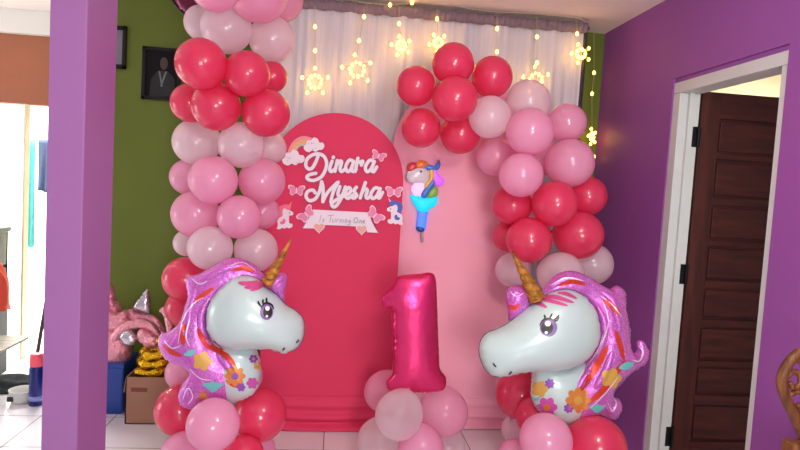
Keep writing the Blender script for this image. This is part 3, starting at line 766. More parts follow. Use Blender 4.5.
# right head
unicorn('unicorn_balloon', 'larger foil unicorn head balloon on the right column, facing away from the door',
  mane=[(536, 298), (542, 291), (549, 281), (560, 272.5), (575, 271), (588, 276.5), (600, 284), (611, 289), (617, 285), (625, 292), (624.5, 304), (626.5, 316), (629, 331), (629, 345), (634, 353.5), (637.5, 349), (636, 342), (642.5, 340.5), (648.5, 351), (646, 362), (637, 369), (627, 373.5), (618, 384), (612.5, 392), (613.5, 397), (619.5, 399), (621.5, 410), (614.5, 419.5), (605, 417), (597, 414), (588, 420), (576, 420), (566, 412), (563, 398), (572, 385), (579, 370), (590, 355), (594, 330), (588, 306), (572, 296)],
  tuft=[(530, 302), (527.5, 290), (517, 285), (507, 290), (505.5, 299), (508, 311), (509.5, 321), (519, 314), (528, 307)],
  neck=[(540, 362), (565, 363), (584, 360), (590, 375), (592, 395), (585, 414), (572, 421.5), (557, 420.5), (540, 412), (532.5, 401), (531, 391), (533, 380)],
  head=[(532, 304), (520, 313), (509, 322.5), (497, 329), (487, 333), (481, 340), (479, 351), (481.5, 362), (487, 371.5), (497, 376.8), (507, 376), (517, 372), (536, 369.5), (553, 370), (568, 366.5), (582, 360), (592, 350), (597, 337), (597, 321), (592.5, 307), (585, 297), (575, 291), (563, 289.5), (548, 294)],
  horn=((512.8, 253), (531, 301), (541.5, 293.5)),
  eye=(548.5, 327.5, 8.6, 9.2, -1.4),
  lash=[[(553, 320.5), (556.5, 318), (559, 315)], [(549.5, 319), (551, 316), (552.5, 313.5)], [(545, 320), (545, 317), (544, 315)], [(539.5, 326), (543, 320.5), (549, 318.8), (556, 321), (559, 317)]],
  nostrils=[[(493, 362.5), (494.5, 365), (496.5, 367)], [(508.5, 374.5), (510.5, 372.5), (512, 371)]],
  flowers=[(578, 400, 13, 'oflower', 8, 'yellow'), (540, 389, 8.5, 'yellow', 5, None), (549.7, 383.5, 5.2, 'violet', 7, None), (547, 407, 10.5, 'magenta', 6, 'oflower'), (568.5, 408, 5, 'violet', 7, None),
           (611, 378, 10.5, 'yellow', 5, None), (626, 366, 7.5, 'teal', 0, None), (597, 408, 8, 'teal', -1, None), (537, 399, 3.5, 'teal', 0, None)],
  stripes=[([(558, 286), (572, 281.5), (586, 285)], 4.5), ([(603, 299), (612, 306), (620, 315)], 5.5), ([(581, 391), (590, 376), (600, 361), (608, 345)], 7), ([(585, 405), (600, 393), (612, 378), (625, 360)], 6), ([(508, 305), (514, 308), (519, 304)], 4), ([(615, 330), (620, 345), (624, 360)], 5)],
  lines=[[(602, 300), (608, 318), (604, 338), (592, 360)], [(600, 296), (612, 304), (622, 318)], [(638, 345), (643, 352), (639, 361), (632, 360)], [(576, 382), (584, 370), (597, 353), (603, 335)], [(607, 402), (612, 411), (616, 404), (612, 396)], [(550, 286), (566, 278), (584, 281)], [(510, 291), (516, 296), (524, 293)], [(590, 408), (606, 392), (618, 376)]],
  forelock=[([(545, 297), (556, 297.5), (574, 303)], 4.5), ([(540, 299), (550, 301), (568, 306)], 4), ([(558, 293), (567, 294.5), (577, 299)], 3.5), ([(533, 303), (540, 304), (547, 308)], 4)],
  locks=[([(548, 289), (562, 280), (578, 279), (592, 285)], 9), ([(600, 291), (612, 300), (618, 318), (620, 335)], 10), ([(596, 305), (604, 322), (603, 340), (596, 358)], 9), ([(624, 352), (632, 361), (641, 358), (643, 348)], 7), ([(594, 360), (586, 376), (577, 390)], 9), ([(613, 350), (606, 370), (594, 390)], 9), ([(604, 404), (612, 412), (617, 403)], 7), ([(512, 304), (515, 293), (524, 296)], 7)],
  Y=-.76)
# ------------------------------------------------------------------ cutouts on the red panel
YP = -.002
def letters(name, lab, chars, off, sc, w):
    t = thing(name, lab, 'lettering', group=None)
    for lines in chars:
        L = [[(off[0] + x / sc, off[1] + y / sc) for x, y in l] for l in lines]
        bm = bmesh.new(); strokes(bm, L, w, YP, .008); o = obj('letter', bm, 'boardedge', t)
        bm = bmesh.new(); strokes(bm, L, w * .8, YP - .004, .0095); obj('letter_face', bm, 'board', o)
SC = 6.92
D_ = [[(125, 78), (106, 125), (84, 160), (58, 165), (40, 140), (50, 98), (85, 70), (130, 62), (166, 80), (184, 122), (176, 172), (148, 220), (100, 244), (62, 240), (48, 222), (68, 205), (110, 196)]]
i_ = [[(222, 112), (205, 165), (216, 184), (240, 168)], [(231, 84), (230, 88)]]
n_ = [[(258, 108), (242, 182)], [(246, 155), (272, 114), (288, 118), (277, 166), (288, 184), (310, 168)]]
a1 = [[(368, 112), (340, 106), (316, 150), (328, 184), (350, 170), (372, 114)], [(372, 114), (357, 165), (368, 184), (388, 168)]]
r_ = [[(400, 92), (396, 112), (382, 182)], [(396, 112), (412, 120), (434, 112), (424, 140)]]
a2 = [[(510, 114), (482, 106), (452, 150), (462, 184), (488, 170), (513, 115)], [(513, 115), (496, 165), (508, 186), (530, 152)]]
letters('word_sign', 'upper line of white script lettering on the red panel', [D_, i_, n_, a1, r_, a2], (300, 145), SC, 4.1)
M_ = [[(106, 332), (88, 312), (54, 322), (42, 356), (66, 384), (106, 372), (136, 318), (150, 254)], [(150, 254), (160, 300), (158, 392)], [(158, 392), (190, 330), (246, 272), (264, 258)], [(264, 258), (232, 320), (214, 392), (226, 400)]]
y_ = [[(276, 288), (262, 340), (278, 356), (302, 332), (314, 290)], [(314, 290), (290, 356), (258, 412), (234, 428), (218, 408), (250, 380), (306, 352)]]
e_ = [[(316, 346), (338, 336), (352, 314), (340, 294), (322, 308), (313, 344), (330, 369), (366, 346)]]
s_ = [[(390, 292), (374, 318), (392, 348), (372, 368), (354, 356)]]
h_ = [[(452, 260), (416, 366)], [(426, 334), (450, 304), (466, 314), (455, 355), (468, 368), (488, 350)]]
a3 = [[(550, 303), (518, 298), (490, 340), (502, 370), (530, 352), (554, 302)], [(554, 302), (538, 350), (548, 367), (570, 328)]]
letters('word_sign', 'lower line of white script lettering on the red panel', [M_, y_, e_, s_, h_, a3], (300, 145), SC, 4.1)
# ribbon banner with thin script
t = thing('ribbon_banner', 'white ribbon banner with thin grey script below the lettering', 'banner')
bm = bmesh.new()
prism(bm, [(309, 216), (314, 214), (313, 225), (316, 228.3), (302, 228.3)], YP, .002); prism(bm, [(372, 220), (369, 226), (366, 231.5), (379, 233), (371, 221)], YP, .002)
obj('tail', bm, 'boardedge', t)
bm = bmesh.new(); prism(bm, [(313, 209.5), (340, 211), (369, 212.5), (371.5, 221), (376, 229.5), (378, 232.8), (367, 232.2), (366.5, 226.8), (340, 225.6), (315, 224.6), (314, 228.4), (303, 228.2), (309, 218)], YP - .002, .003); rb = obj('band', bm, 'board', t)
tx = [[(321, 215), (319.6, 222)], [(322.5, 221), (324, 218.5), (323.4, 221.8), (322, 222)],
      [(328, 215.5), (334, 215)], [(331.2, 215.4), (329.8, 222)], [(333, 219), (332.6, 222), (334.6, 221.6), (335.4, 219)], [(336.6, 222), (337, 219.6), (338.4, 219.4)], [(339.6, 222.4), (340.4, 219.6), (341.8, 219.8), (341.6, 222.4)],
      [(343.4, 219.8), (343, 222.4)], [(344.8, 222.6), (345.4, 220), (346.8, 220), (346.6, 222.6)], [(350, 220.2), (348.4, 221.4), (350, 222.4), (350.4, 220), (349.8, 225), (347.6, 224.6)],
      [(356.6, 217.4), (354.4, 218.6), (354.2, 222), (356.6, 222.6), (358, 219.6), (356.6, 217.4)], [(359.6, 222.8), (360, 220.6), (361.4, 220.6), (361.4, 223)], [(363, 222), (364.8, 220.8), (363.4, 220.4), (362.8, 222.6), (365, 223)]]
bm = bmesh.new(); strokes(bm, tx, .62, YP - .005, .0008, 3); obj('script', bm, 'ink', rb)
def butterfly(cx, cy, s, rot, lab):
    t = thing('butterfly_cutout', lab, 'butterfly', group='pink butterfly cutouts on the red panel')
    half = [(0, -1.5), (3, -4.5), (7.5, -5.2), (8.4, -2.5), (6.2, .2), (6.4, 3.2), (4, 5), (1.2, 3), (0, 2)]
    ol = half + [(-x, y) for x, y in reversed(half[1:-1])]
    def tr(p, k): x, y = p[0] * s * k, p[1] * s * k; return (cx + x * math.cos(rot) - y * math.sin(rot), cy + x * math.sin(rot) + y * math.cos(rot))
    bm = bmesh.new(); prism(bm, [tr(p, 1.) for p in ol], YP - .006, .004, True, 3); o = obj('card', bm, 'bflyedge', t)
    for sg in (1, -1):
        w = [(.5 * sg, -1.2)] + [(sg * (x * .84 + .3), y * .82) for x, y in half[1:-1]] + [(.5 * sg, 1.6)]
        bm = bmesh.new(); prism(bm, [tr(p, 1.) for p in w], YP - .010, .0015, True, 3); obj('wing', bm, 'bflypink', t)
    bm = bmesh.new(); prism(bm, [tr(p, 1.) for p in circ(0, 0, .7, 3.2, 10)], YP - .010, .003); obj('body', bm, 'bflyedge', t)
butterfly(378.5, 156, .92, .35, 'pink butterfly cutout at the end of the upper lettering line')
butterfly(296.5, 190.5, 1.02, .05, 'pink butterfly cutout beside the start of the lower lettering line')
butterfly(394, 192, 1.05, .05, 'pink butterfly cutout above the blue-maned unicorn cutout')
butterfly(306.5, 214.5, 1.15, -.75, 'pink butterfly cutout on the ribbon end next to the pink-maned unicorn')
butterfly(375, 215.5, 1.15, .75, 'pink butterfly cutout on the ribbon end next to the blue-maned unicorn')
def heart(cx, cy, s, lab):
    t = thing('heart_cutout', lab, 'heart', group='peach heart cutouts on the ribbon')
    ol = [(cx + s * (16 * math.sin(a) ** 3) / 16, cy - s * (13 * math.cos(a) - 5 * math.cos(2 * a) - 2 * math.cos(3 * a) - math.cos(4 * a)) / 16) for a in [2 * math.pi * k / 28 for k in range(28)]]
    bm = bmesh.new(); prism(bm, ol, YP - .005, .004); obj('card', bm, 'heartedge', t)
    bm = bmesh.new(); prism(bm, [(cx + (x - cx) * .82, cy + (y - cy) * .82) for x, y in ol], YP - .009, .001); obj('print', bm, 'heart', t)
heart(319, 227.5, 6, 'peach heart cutout under the start of the ribbon script')
heart(361.5, 229.5, 5.8, 'peach heart cutout under the end of the ribbon script')
# rainbow between two clouds
t = thing('rainbow_cutout', 'pastel rainbow cutout with two white clouds beside the upper lettering', 'rainbow')
def arcband(r0, r1):
    cx, cy = 301.5, 152.5; A = [math.pi * (1.02 - 1.0 * k / 16) for k in range(17)]
    g = lambda r, a: (cx + r * math.cos(a) * .86 + (2.0 if a < 1 else 0), cy - r * math.sin(a) - .22 * r * math.cos(a) * .9)
    return [g(r1, a) for a in A] + [g(r0, a) for a in reversed(A)]
for nm, r0, r1, mt in (('rose_band', 12.6, 16.2, 'bow1'), ('apricot_band', 9.2, 12.6, 'bow2'), ('sage_band', 6.4, 9.2, 'bow3')):
    bm = bmesh.new(); prism(bm, arcband(r0, r1), YP, .006); obj(nm, bm, mt, t)
def cloud(cx, cy, s):
    ol = [(cx + s * x, cy + s * y) for x, y in [(-10, 5), (-11.5, 1), (-8.5, -2), (-7.5, -6), (-3, -6.5), (0, -9.5), (4.5, -7.5), (6, -4), (10, -3.5), (11.5, .5), (9, 4), (5, 4.5), (2, 6.5), (-2, 5), (-5.5, 7)]]
    bm = bmesh.new(); prism(bm, ol, YP - .006, .006, True, 3); o = obj('cloud', bm, 'board', t)
    bm = bmesh.new()
    for k in range(7): prism(bm, circ(cx + s * random.uniform(-7, 7), cy + s * random.uniform(-4, 4), .45, None, 6), YP - .012, .0006)
    obj('speckles', bm, 'dot', o)
cloud(293.5, 158.8, .98); cloud(314, 146, .9)
# small sitting unicorn cutouts
def pony(cx, cy, s, sg, mt, lab):
    t = thing('unicorn_cutout', lab, 'unicorn cutout', group=None)
    q = lambda pts: [(cx + sg * s * x, cy + s * y) for x, y in pts]
    body = [(-5.5, -6.5), (-2, -9.5), (2, -9), (3.5, -5), (3, -1), (6.5, 1), (9, 5), (8.5, 10), (9.5, 13.5), (6, 14), (3.5, 12.5), (1, 13.5), (-1.5, 12), (-4, 13), (-7.5, 11.5), (-7.5, 8), (-4.5, 7.5), (-4, 3), (-4.5, -1), (-8, -1.5), (-8.5, -4.5)]
    bm = bmesh.new(); prism(bm, q(body), YP - .001, .007, True, 3); obj('body', bm, 'board', t)
    mane = [(-4, -7), (-6.5, -11), (-1.5, -13.5), (4, -12.5), (8.5, -9.5), (9, -4), (6.5, 0.5), (3, -1), (4, -6), (1, -9)]
    bm = bmesh.new(); prism(bm, q(mane), YP - .008, .004, True, 3); obj('mane', bm, mt, t)
    tail = [(0, 4), (1, 8), (5, 8.5), (6, 6), (3.5, 5), (2.5, 2.5)]
    bm = bmesh.new(); prism(bm, q(tail), YP - .008, .003, True, 3); obj('tail', bm, mt, t)
    bm = bmesh.new(); prism(bm, q([(-5.2, -11), (-7.2, -17), (-3.4, -12)]), YP - .008, .003); obj('horn', bm, 'bow2' if sg < 0 else 'board', t)
    bm = bmesh.new(); prism(bm, q(circ(-4.6, -4, .9, 1.3, 8)), YP - .008, .0015); obj('eye', bm, 'ink', t)
pony(394.5, 212.5, .88, 1, 'blue', 'small white unicorn cutout with blue mane at the edge of the red panel')
pony(285.5, 216.5, .9, -1, 'hotpink', 'small white unicorn cutout with rose pink mane beside the left balloon column')
# ------------------------------------------------------------------ light-up unicorn wand on the pink panel
t = thing('unicorn_wand', 'glowing foil unicorn wand with cyan light hanging on the pink panel', 'wand balloon')
q = lambda pts: [(390 + x / 4.5, 150 + y / 4.5) for x, y in pts]
YW = .035
obj('neck', inflate(q([(98, 160), (125, 140), (160, 150), (165, 185), (150, 208), (110, 205), (95, 185)]), YW, .02, .006), 'wandneck', t, True)
obj('head', inflate(q([(80, 95), (110, 78), (150, 78), (175, 95), (178, 125), (160, 150), (130, 148), (100, 150), (78, 140), (72, 118)]), YW - .008, .026, .006), 'muzzle', t, True)
obj('band', inflate(q([(93, 200), (120, 208), (160, 212), (200, 205), (215, 215), (205, 250), (180, 265), (165, 280), (130, 278), (115, 255), (98, 232)]), YW, .022, .006), 'wcyan', t, True)
obj('stick', inflate(q([(128, 272), (168, 274), (168, 300), (160, 350), (152, 366), (125, 364), (118, 345), (124, 300)]), YW, .016, .006), 'wblue', t, True)
for nm, pts, mt in (('mane', [(165, 65), (200, 70), (215, 50), (218, 75), (200, 92), (175, 90), (158, 75)], 'wblue2'),
                    ('mane', [(190, 92), (205, 75), (215, 110), (235, 130), (232, 150), (205, 150), (195, 120)], 'wviolet'),
                    ('mane', [(172, 95), (195, 92), (196, 120), (180, 150), (160, 175), (160, 150), (178, 125)], 'wyellow'),
                    ('mane', [(150, 185), (170, 160), (195, 130), (200, 150), (180, 180), (165, 208), (148, 205)], 'wblue2'),
                    ('mane', [(175, 190), (195, 170), (210, 180), (205, 205), (180, 212), (168, 205)], 'wgreen'),
                    ('flower_crown', [(118, 70), (135, 50), (160, 55), (165, 72), (145, 82), (122, 82)], 'worange'),
                    ('flower_crown', [(82, 78), (95, 60), (115, 62), (122, 80), (105, 95), (88, 95)], 'wred')):
    mx_, my_ = sum(p[0] for p in pts) / len(pts), sum(p[1] for p in pts) / len(pts)
    obj(nm, inflate(q([(mx_ + (x - mx_) * 1.28, my_ + (y - my_) * 1.2) for x, y in pts]), YW - .014, .014, .005), mt, t, True)
bm = bmesh.new(); prism(bm, circ(390 + 139 / 4.5, 150 + 97 / 4.5, 1.1, 1.3, 10), YW - .0335, .003); obj('eye', bm, 'black', t)
obj('stick_tip', inflate(q([(120, 345), (152, 350), (150, 368), (124, 365)]), YW - .006, .014, .005), 'wplain', t, True)
bm = bmesh.new(); tube(bm, [at(390 + 143 / 4.5, 150 + 366 / 4.5, YW), at(390 + 146 / 4.5, 150 + 415 / 4.5, YW)], .008, 10); obj('straw', bm, 'straw', t)
# ------------------------------------------------------------------ corner by the pillar: frames, boxes, foil heap
YW2 = YB - .002
def frame(pxa, pya, pxb, pyb, lab, portrait):
    t = thing('picture_frame', lab, 'picture frame')
    a = at(pxa, pya, YB); b = at(pxb, pyb, YB)
    x0, x1, z0, z1 = a.x, b.x, b.z, a.z; w = .022
    bm = bmesh.new()
    for A, B in (((x0, z0), (x0 + w, z1)), ((x1 - w, z0), (x1, z1)), ((x0, z0), (x1, z0 + w)), ((x0, z1 - w), (x1, z1))):
        box(bm, (A[0], YW2 - .022, A[1]), (B[0], YW2, B[1]), .003)
    obj('border', bm, 'frameblk', t)
    bm = bmesh.new(); box(bm, (x0 + .01, YW2 - .012, z0 + .01), (x1 - .01, YW2 - .004, z1 - .01)); ph = obj('photograph', bm, 'photo', t)
    cx = (x0 + x1) / 2; W = x1 - x0; Hh = z1 - z0; y = YW2 - .0125
    def poly(pts, mt, nm, dy=0):
        bm = bmesh.new(); bm.faces.new([bm.verts.new((cx + u * W, y - dy, z0 + v * Hh)) for u, v in pts]); obj(nm, bm, mt, ph)
    if portrait:
        poly([(-.30, .06), (-.26, .40), (-.10, .56), (.16, .56), (.33, .42), (.36, .06)], 'photosuit', 'sitter_jacket', .001)
        poly(circ(.05, .70, .10, .12, 14), 'photoskin', 'sitter_face', .002)
        poly([(-.08, .55), (-.01, .30), (.03, .30), (.14, .55), (.09, .55), (.01, .37), (-.04, .55)], 'photopale', 'sitter_ribbon', .003)
        poly(circ(.01, .28, .03, .025, 10), 'photopale', 'medal', .004)
    else:
        poly([(-.36, .1), (.36, .1), (.36, .9), (-.36, .9)], 'photogrey', 'print', .001)
frame(143.5, 46.5, 181, 102, 'black framed dark portrait photo on the green wall beside the balloon column', True)
frame(103, 25, 126.5, 69.5, 'black picture frame on the green wall mostly hidden by the purple pillar', False)
# cardboard box
t = thing('cardboard_box', 'open brown cardboard box on the floor holding the gold foil garland', 'box')
a = atz(124.5, 424); bx0, bx1, by0, by1, bz = a.x, a.x + .34, a.y, a.y + .26, .275
bm = bmesh.new()
for A, B in (((bx0, by0), (bx1, by0 + .006)), ((bx0, by1 - .006), (bx1, by1)), ((bx0, by0), (bx0 + .006, by1)), ((bx1 - .006, by0), (bx1, by1))): box(bm, (*A, 0), (*B, bz))
box(bm, (bx0, by0, 0), (bx1, by1, .006)); obj('carton', bm, 'card', t)
for s in (0, 1):
    bm = bmesh.new(); xa = bx0 if s == 0 else bx1; d = -1 if s == 0 else 1
    v = [bm.verts.new(p) for p in ((xa, by0, bz), (xa, by1, bz), (xa + d * (.012 if s == 0 else .06), by1, bz - .09), (xa + d * (.012 if s == 0 else .06), by0, bz - .09))]; bm.faces.new(v)
    o = obj('flap', bm, 'card', t); o.modifiers.new('s', 'SOLIDIFY').thickness = .004
bm = bmesh.new()
box(bm, (bx0 + .03, by0 - .0008, .19), (bx0 + .12, by0, .215)); obj('printing', bm, 'tape', t)
# gold garland piled in the box
bm = bmesh.new(); gc = Vector(((bx0 + bx1) / 2 - .04, (by0 + by1) / 2 - .02, .0))
pts = []
for k in range(220):
    u = k / 219; a = u * 2 * math.pi * 6.3; rr = .098 - .03 * u + .010 * math.sin(a * 2.3)
    pts.append(gc + Vector((rr * math.cos(a), rr * .75 * math.sin(a), .10 + .33 * u + .015 * math.sin(a))))
tube(bm, pts, lambda u: .026 + .005 * math.sin(u * 190), 10)
g = tag(obj('foil_garland', bm, 'goldf', None, True), 'gold tinsel foil garland coiled in the open cardboard box', 'garland'); recentre(g, gc)
# blue tub
t = thing('storage_tub', 'blue plastic tub on the floor between pillar and cardboard box', 'tub')
a = at(100, 414, .17); b = at(122.5, 414, .17)
bm = bmesh.new(); box(bm, (a.x - .12, .16, 0), (b.x, .40, .29), .012); obj('body', bm, 'tub', t)
bm = bmesh.new(); box(bm, (a.x - .13, .15, .285), (b.x + .006, .41, .31), .006); obj('lid', bm, 'tub', t)
# pearly pink foil unicorn, half deflated, heaped on the tub
t = thing('foil_unicorn_heap', 'crumpled pearly pink foil unicorn balloon heaped on the blue tub', 'balloon')
YH = .24
def blob(nm, outl, y, T, mt='pearlfoil', st=.012): obj(nm, inflate(outl, y, T, st), mt, t, True)
blob('body', [(98, 330), (112, 325), (128, 335), (132, 352), (126, 366), (112, 371), (98, 368)], YH + .02, .09)
blob('mane_curl', [(98, 288), (108, 283), (115, 290), (117, 300), (121, 306), (118, 313), (108, 314), (98, 310)], YH + .03, .055)
blob('mane_curl', [(98, 314), (108, 310), (118, 312), (126, 310), (130, 320), (124, 330), (110, 330), (98, 330)], YH, .06)
blob('mane_curl', [(124, 312), (134, 308), (142, 312), (148, 318), (142, 326), (130, 326)], YH + .06, .05)
blob('ear', [(132, 308), (140, 297), (147.5, 288.5), (150, 296), (151, 308), (149, 316), (140, 312)], YH + .03, .03, 'silverfoil')
blob('muzzle', [(140, 328), (150, 331), (158, 336), (160, 345), (152, 350), (142, 344), (136, 336)], YH - .05, .045)
blob('snout_patch', [(121, 333), (131, 330), (138, 338), (133, 346), (123, 344)], YH - .06, .035, 'silverfoil')
bm = bmesh.new(); tube(bm, [at(x, y, YH - .03) for x, y in smooth2([(114, 362), (112, 348), (117, 335), (128, 326), (143, 324), (154, 330), (158, 342)], 6, False)], lambda u: .034 * (1 - .3 * abs(2 * u - 1)), 14); obj('arched_neck', bm, 'pearlfoil', t, True)
bm = bmesh.new(); tube(bm, [at(x, y, YH + .04) for x, y in smooth2([(142, 318), (153, 320), (160, 330), (163, 342), (160, 352)], 6, False)], .03, 14); obj('tail_curl', bm, 'pearlfoil', t, True)
bm = bmesh.new(); tube(bm, [at(x, y, .0) for x, y in smooth2([(161, 312), (164, 310), (168, 316), (170, 328), (169, 338)], 5, False)], lambda u: .012 + .012 * math.sin(u * 3.1), 10); obj('ribbon_curl', bm, 'pearlfoil', t, True)
# ------------------------------------------------------------------ far left, seen past the pillar
p = atz(36, 404.5); r = .04
t = thing('spray_can', 'dark blue spray can with coral cap standing on the tiles by the pillar', 'spray can')
bm = bmesh.new(); lathe(bm, [(0, 0), (r * .94, 0), (r, .006), (r, .225), (r * .93, .236), (r * .8, .242), (0, .242)], p); obj('body', bm, 'canblue', t, True)
bm = bmesh.new(); lathe(bm, [(r * .9, .240), (r * .96, .246), (r * .96, .285), (r * .9, .312), (r * .6, .318), (0, .318)], p); obj('cap', bm, 'capred', t, True)
bm = bmesh.new(); lathe(bm, [(r * 1.004, .03), (r * 1.006, .03), (r * 1.006, .06), (r * 1.004, .06)], p); obj('label_band', bm, 'canlabel', t, True)
p = atz(22, 401.5); t = thing('plastic_bowl', 'white plastic bowl with dark sticker on the tiles beside the spray can', 'bowl')
bm = bmesh.new(); lathe(bm, [(0, 0), (.055, 0), (.066, .02), (.071, .075), (.074, .078), (.069, .078), (.062, .02), (0, .012)], p); obj('body', bm, 'bowl', t, True)
bm = bmesh.new(); q_ = p + Vector((-.035, -.0625, 0)); box(bm, (q_.x - .018, q_.y - .006, .022), (q_.x + .016, q_.y + .004, .05)); obj('sticker', bm, 'sticker', t)
def heap(name, lab, cat, c, sx, sy, sz, mt, seed):
    bm = bmesh.new(); bmesh.ops.create_icosphere(bm, subdivisions=4, radius=1); rg = np.random.RandomState(seed); k = [(rg.randn(3) * 4, rg.rand() * 6) for _ in range(9)]
    for v in bm.verts:
        n = v.co.normalized(); h = 1 + .09 * sum(math.sin(float(np.dot(a, n)) + b) for a, b in k) * .5
        v.co = Vector((n.x * sx * h, n.y * sy * h, max(0, n.z) * sz * h)) + c
    o = tag(obj(name, bm, mt, None, True), lab, cat); recentre(o, c); return o
c = atz(12, 389); heap('rag', 'dark crumpled rag on the tiles behind the white bowl', 'rag', c, .19, .1, .085, 'cloth', 2)
c = atz(28, 387) + Vector((0, .0, 0)); heap('rag', 'small blue rag on the tiles behind the spray can', 'rag', c + Vector((.03, .0, 0)), .07, .05, .08, 'clothb', 5)
t = thing('broom', 'dark broomstick leaning behind the purple pillar near the spray can', 'broom')
a = at(36, 362, .42); b = at(47, 296, .58); dd = (a - b).normalized(); z0 = a + dd * ((a.z - .03) / -dd.z)
bm = bmesh.new(); tube(bm, [z0, b - dd * .45], .012); obj('handle', bm, 'stick', t)
bm = bmesh.new(); box(bm, (z0.x - .03, z0.y - .02, 0), (z0.x + .05, z0.y + .02, .035), .006); obj('brush', bm, 'stick', t)
# grey table at the edge
t = thing('side_table', 'weathered grey low table top poking in beside the bright doorway', 'table')
P_ = [atz(29, 336.5, .33), atz(-3, 353, .33), atz(-40, 350, .33), atz(-20, 334, .33)]
bm = bmesh.new(); f = [bm.verts.new(p) for p in P_]; b = [bm.verts.new(p - Vector((0, 0, .014))) for p in P_]
bm.faces.new(f); bm.faces.new(list(reversed(b)))
for i in range(4): bm.faces.new((f[i], b[i], b[(i + 1) % 4], f[(i + 1) % 4]))
obj('table_top', bm, 'tabl', t)
q_ = P_[2].lerp(P_[3], .5).lerp(P_[0], .15); bm = bmesh.new(); box(bm, (q_.x - .03, q_.y - .03, 0), (q_.x + .03, q_.y + .03, .317)); obj('pedestal', bm, 'tabl', t)
# cabinet, and a low chest before it carrying a red bag
t = thing('cabinet', 'grey green wooden cabinet edge at the far left of the doorway', 'cabinet')
a = at(7, 300, 1.15); top = at(3, 231, 1.15).z; cx1 = a.x
bm = bmesh.new(); box(bm, (cx1 - .6, .92, .06), (cx1 - .57, 1.15, top)); box(bm, (cx1 - .03, .92, .06), (cx1, 1.15, top)); box(bm, (cx1 - .6, 1.13, .06), (cx1, 1.15, top)); box(bm, (cx1 - .6, .92, .06), (cx1, 1.15, .1)); box(bm, (cx1 - .6, .93, .7), (cx1, 1.15, .72))
obj('carcass', bm, 'cab', t)
bm = bmesh.new(); box(bm, (cx1 - .64, .9, top), (cx1 + .02, 1.16, top + .035), .008); obj('cornice', bm, 'cab', t)
bm = bmesh.new(); box(bm, (cx1 - .6, .92, 0), (cx1, 1.15, .06)); obj('plinth', bm, 'sticker', t)
t = thing('low_chest', 'low dark chest under the red bag at the far left edge', 'chest')
a = at(8.5, 318, .86); z1 = at(4, 309, .7).z
bm = bmesh.new(); box(bm, (a.x - .5, .5, .02), (a.x - .006, .86, z1 - .03)); obj('body', bm, 'sticker', t)
bm = bmesh.new(); box(bm, (a.x - .51, .49, z1 - .03), (a.x, .87, z1), .006); obj('lid', bm, 'cab', t)
for x in (a.x - .46, a.x - .05):
    bm = bmesh.new(); box(bm, (x - .02, .52, 0), (x + .02, .84, .02)); obj('foot', bm, 'sticker', t)
heap('bag', 'red bag resting on the low dark chest at the far left edge', 'bag', Vector((at(-1, 300, .68).x - .06, .68, z1)), .11, .10, .3, 'redbag', 8)
# washing in the yard
t = thing('clothesline', 'washing line strung across the bright yard outside', 'clothesline')
bm = bmesh.new(); lz = at(30, 138, 2.2).z
tube(bm, [(-5.2, 2.2, lz), (-3.5, 2.2, lz - .02), (-1.6, 2.2, lz)], .006, 6); obj('line', bm, 'steel', t)
for x in (-5.2, -1.6):
    bm = bmesh.new(); tube(bm, [(x, 2.2, -.02), (x, 2.2, lz + .05)], .025, 10); obj('post', bm, 'steel', t)
def towel(pxa, pya, pxb, pyb, mt, lab):
    a = at(pxa, pya, 2.2); b = at(pxb, pyb, 2.2); bm = bmesh.new(); rows = []
    a.z = lz - .005
    for j in range(13):
        row = []
        for i in range(13):
            u, v = i / 12, j / 12; row.append(bm.verts.new((a.x + (b.x - a.x) * u, 2.185 + .012 * math.sin(u * 11 + v * 2) * v, a.z + (b.z - a.z) * v + .01 * math.sin(u * 7) * v)))
        rows.append(row)
    for A, B in zip(rows, rows[1:]):
        for i in range(12): bm.faces.new((A[i], A[i + 1], B[i + 1], B[i]))
    o = tag(obj('towel', bm, mt, None, True), lab, 'towel'); o.modifiers.new('s', 'SOLIDIFY').thickness = .006; recentre(o, a)
towel(26.5, 142, 34.5, 247, 'tealcloth', 'teal towel hanging on the washing line outside')
towel(39.5, 146, 50, 192, 'bluecloth', 'blue grey towel hanging on the washing line next to the teal one')
# ------------------------------------------------------------------ carved chair at the right edge
t = thing('carved_chair', 'carved brown wooden chair back against the purple wall at the edge', 'chair')
YC = -1.75
hc = [(808, 351), (797, 354.5), (788, 364), (782, 377), (782.5, 388), (787, 401), (795, 417), (802, 432), (810, 446), (822, 450), (836, 446), (846, 430), (856, 410), (862, 392), (862, 375), (853, 360), (838, 352), (822, 356)]
bm = bmesh.new(); tube(bm, [at(x, y, YC) for x, y in smooth2(hc, 4)], .016, 12, closed=True); obj('back_frame', bm, 'carved', t, True)
bm = bmesh.new()
for l in ([(784, 380), (792, 372), (799, 374), (800, 384), (793, 388), (790, 382)], [(786, 398), (796, 392), (806, 396), (810, 408), (802, 412), (798, 404)], [(796, 356), (803, 366), (806, 380), (806, 396)], [(795, 415), (806, 416), (816, 426)], [(806, 380), (816, 372), (826, 376), (830, 390), (824, 400)], [(808, 396), (820, 410), (824, 430)], [(826, 400), (840, 396), (852, 384)]):
    tube(bm, [at(x, y, YC) for x, y in smooth2(l, 4, False)], .009, 8)
obj('openwork_carving', bm, 'carved', t, True)
s0 = at(796, 447, YC); zse = .42
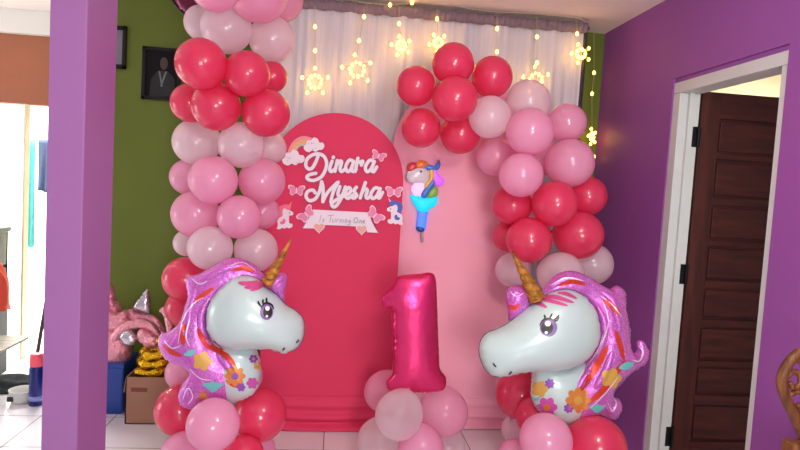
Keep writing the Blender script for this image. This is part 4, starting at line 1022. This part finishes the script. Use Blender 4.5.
bm = bmesh.new(); box(bm, (s0.x - .03, YC - .03, zse - .04), (s0.x + .32, YC + .03, at(800, 441, YC).z), .008); obj('back_rail', bm, 'carved', t)
bm = bmesh.new(); box(bm, (s0.x - .03, YC - .40, zse - .04), (s0.x + .32, YC + .03, zse - .005), .01); obj('seat', bm, 'carved', t)
for x in (s0.x, s0.x + .29):
    for y in (YC - .37, YC):
        bm = bmesh.new(); tube(bm, [(x, y, 0), (x, y, zse - .04)], .02, 10); obj('leg', bm, 'carved', t)
# ------------------------------------------------------------------ light
W = bpy.data.worlds.new('w'); S.world = W; W.use_nodes = True
bg = W.node_tree.nodes['Background']; bg.inputs['Color'].default_value = (.92, .93, .98, 1); bg.inputs['Strength'].default_value = .52
def area(name, loc, target, size, power, col=(1, 1, 1), shape='RECTANGLE', sy=None):
    l = bpy.data.lights.new(name, 'AREA'); l.energy = power; l.color = col; l.shape = shape; l.size = size
    if shape in ('RECTANGLE', 'ELLIPSE'): l.size_y = sy or size
    o = link(bpy.data.objects.new(name, l)); o.location = loc
    o.rotation_euler = (Vector(target) - Vector(loc)).to_track_quat('-Z', 'Y').to_euler(); return o
pl = bpy.data.lights.new('ceiling_lamp', 'POINT'); pl.energy = 58; pl.color = (1, .95, .88); pl.shadow_soft_size = .2
link(bpy.data.objects.new('ceiling_lamp', pl)).location = (.7, -2.75, 2.2)
area('window_daylight', (.5, -5.4, 1.25), (.4, 0, .7), 1.0, 72, (.97, .98, 1.))
area('doorway_daylight', (2.4, -4.8, 1.6), (-.6, 0, 1.2), 1.0, 22, (.95, .97, 1.))
area('passage_fill', (-4.6, -.2, .9), (-2.0, 1.0, 1.0), 1.3, 30, (.95, 1., .98))  # added soft fill from an unseen spot, brightens the beam and brown wall
area('yard_daylight', (-3.2, 2.6, 3.1), (-3.0, 2.9, 0), 2.6, 900, (1, 1, .98))
area('hall_lamp', (3.1, -.05, 2.45), (3.0, .3, 0), .3, 30, (1, .9, .72))
S.view_settings.view_transform = 'Standard'; S.view_settings.look = 'None'; S.view_settings.gamma = 1.; S.view_settings.use_curve_mapping = False
S.view_settings.exposure = -.1
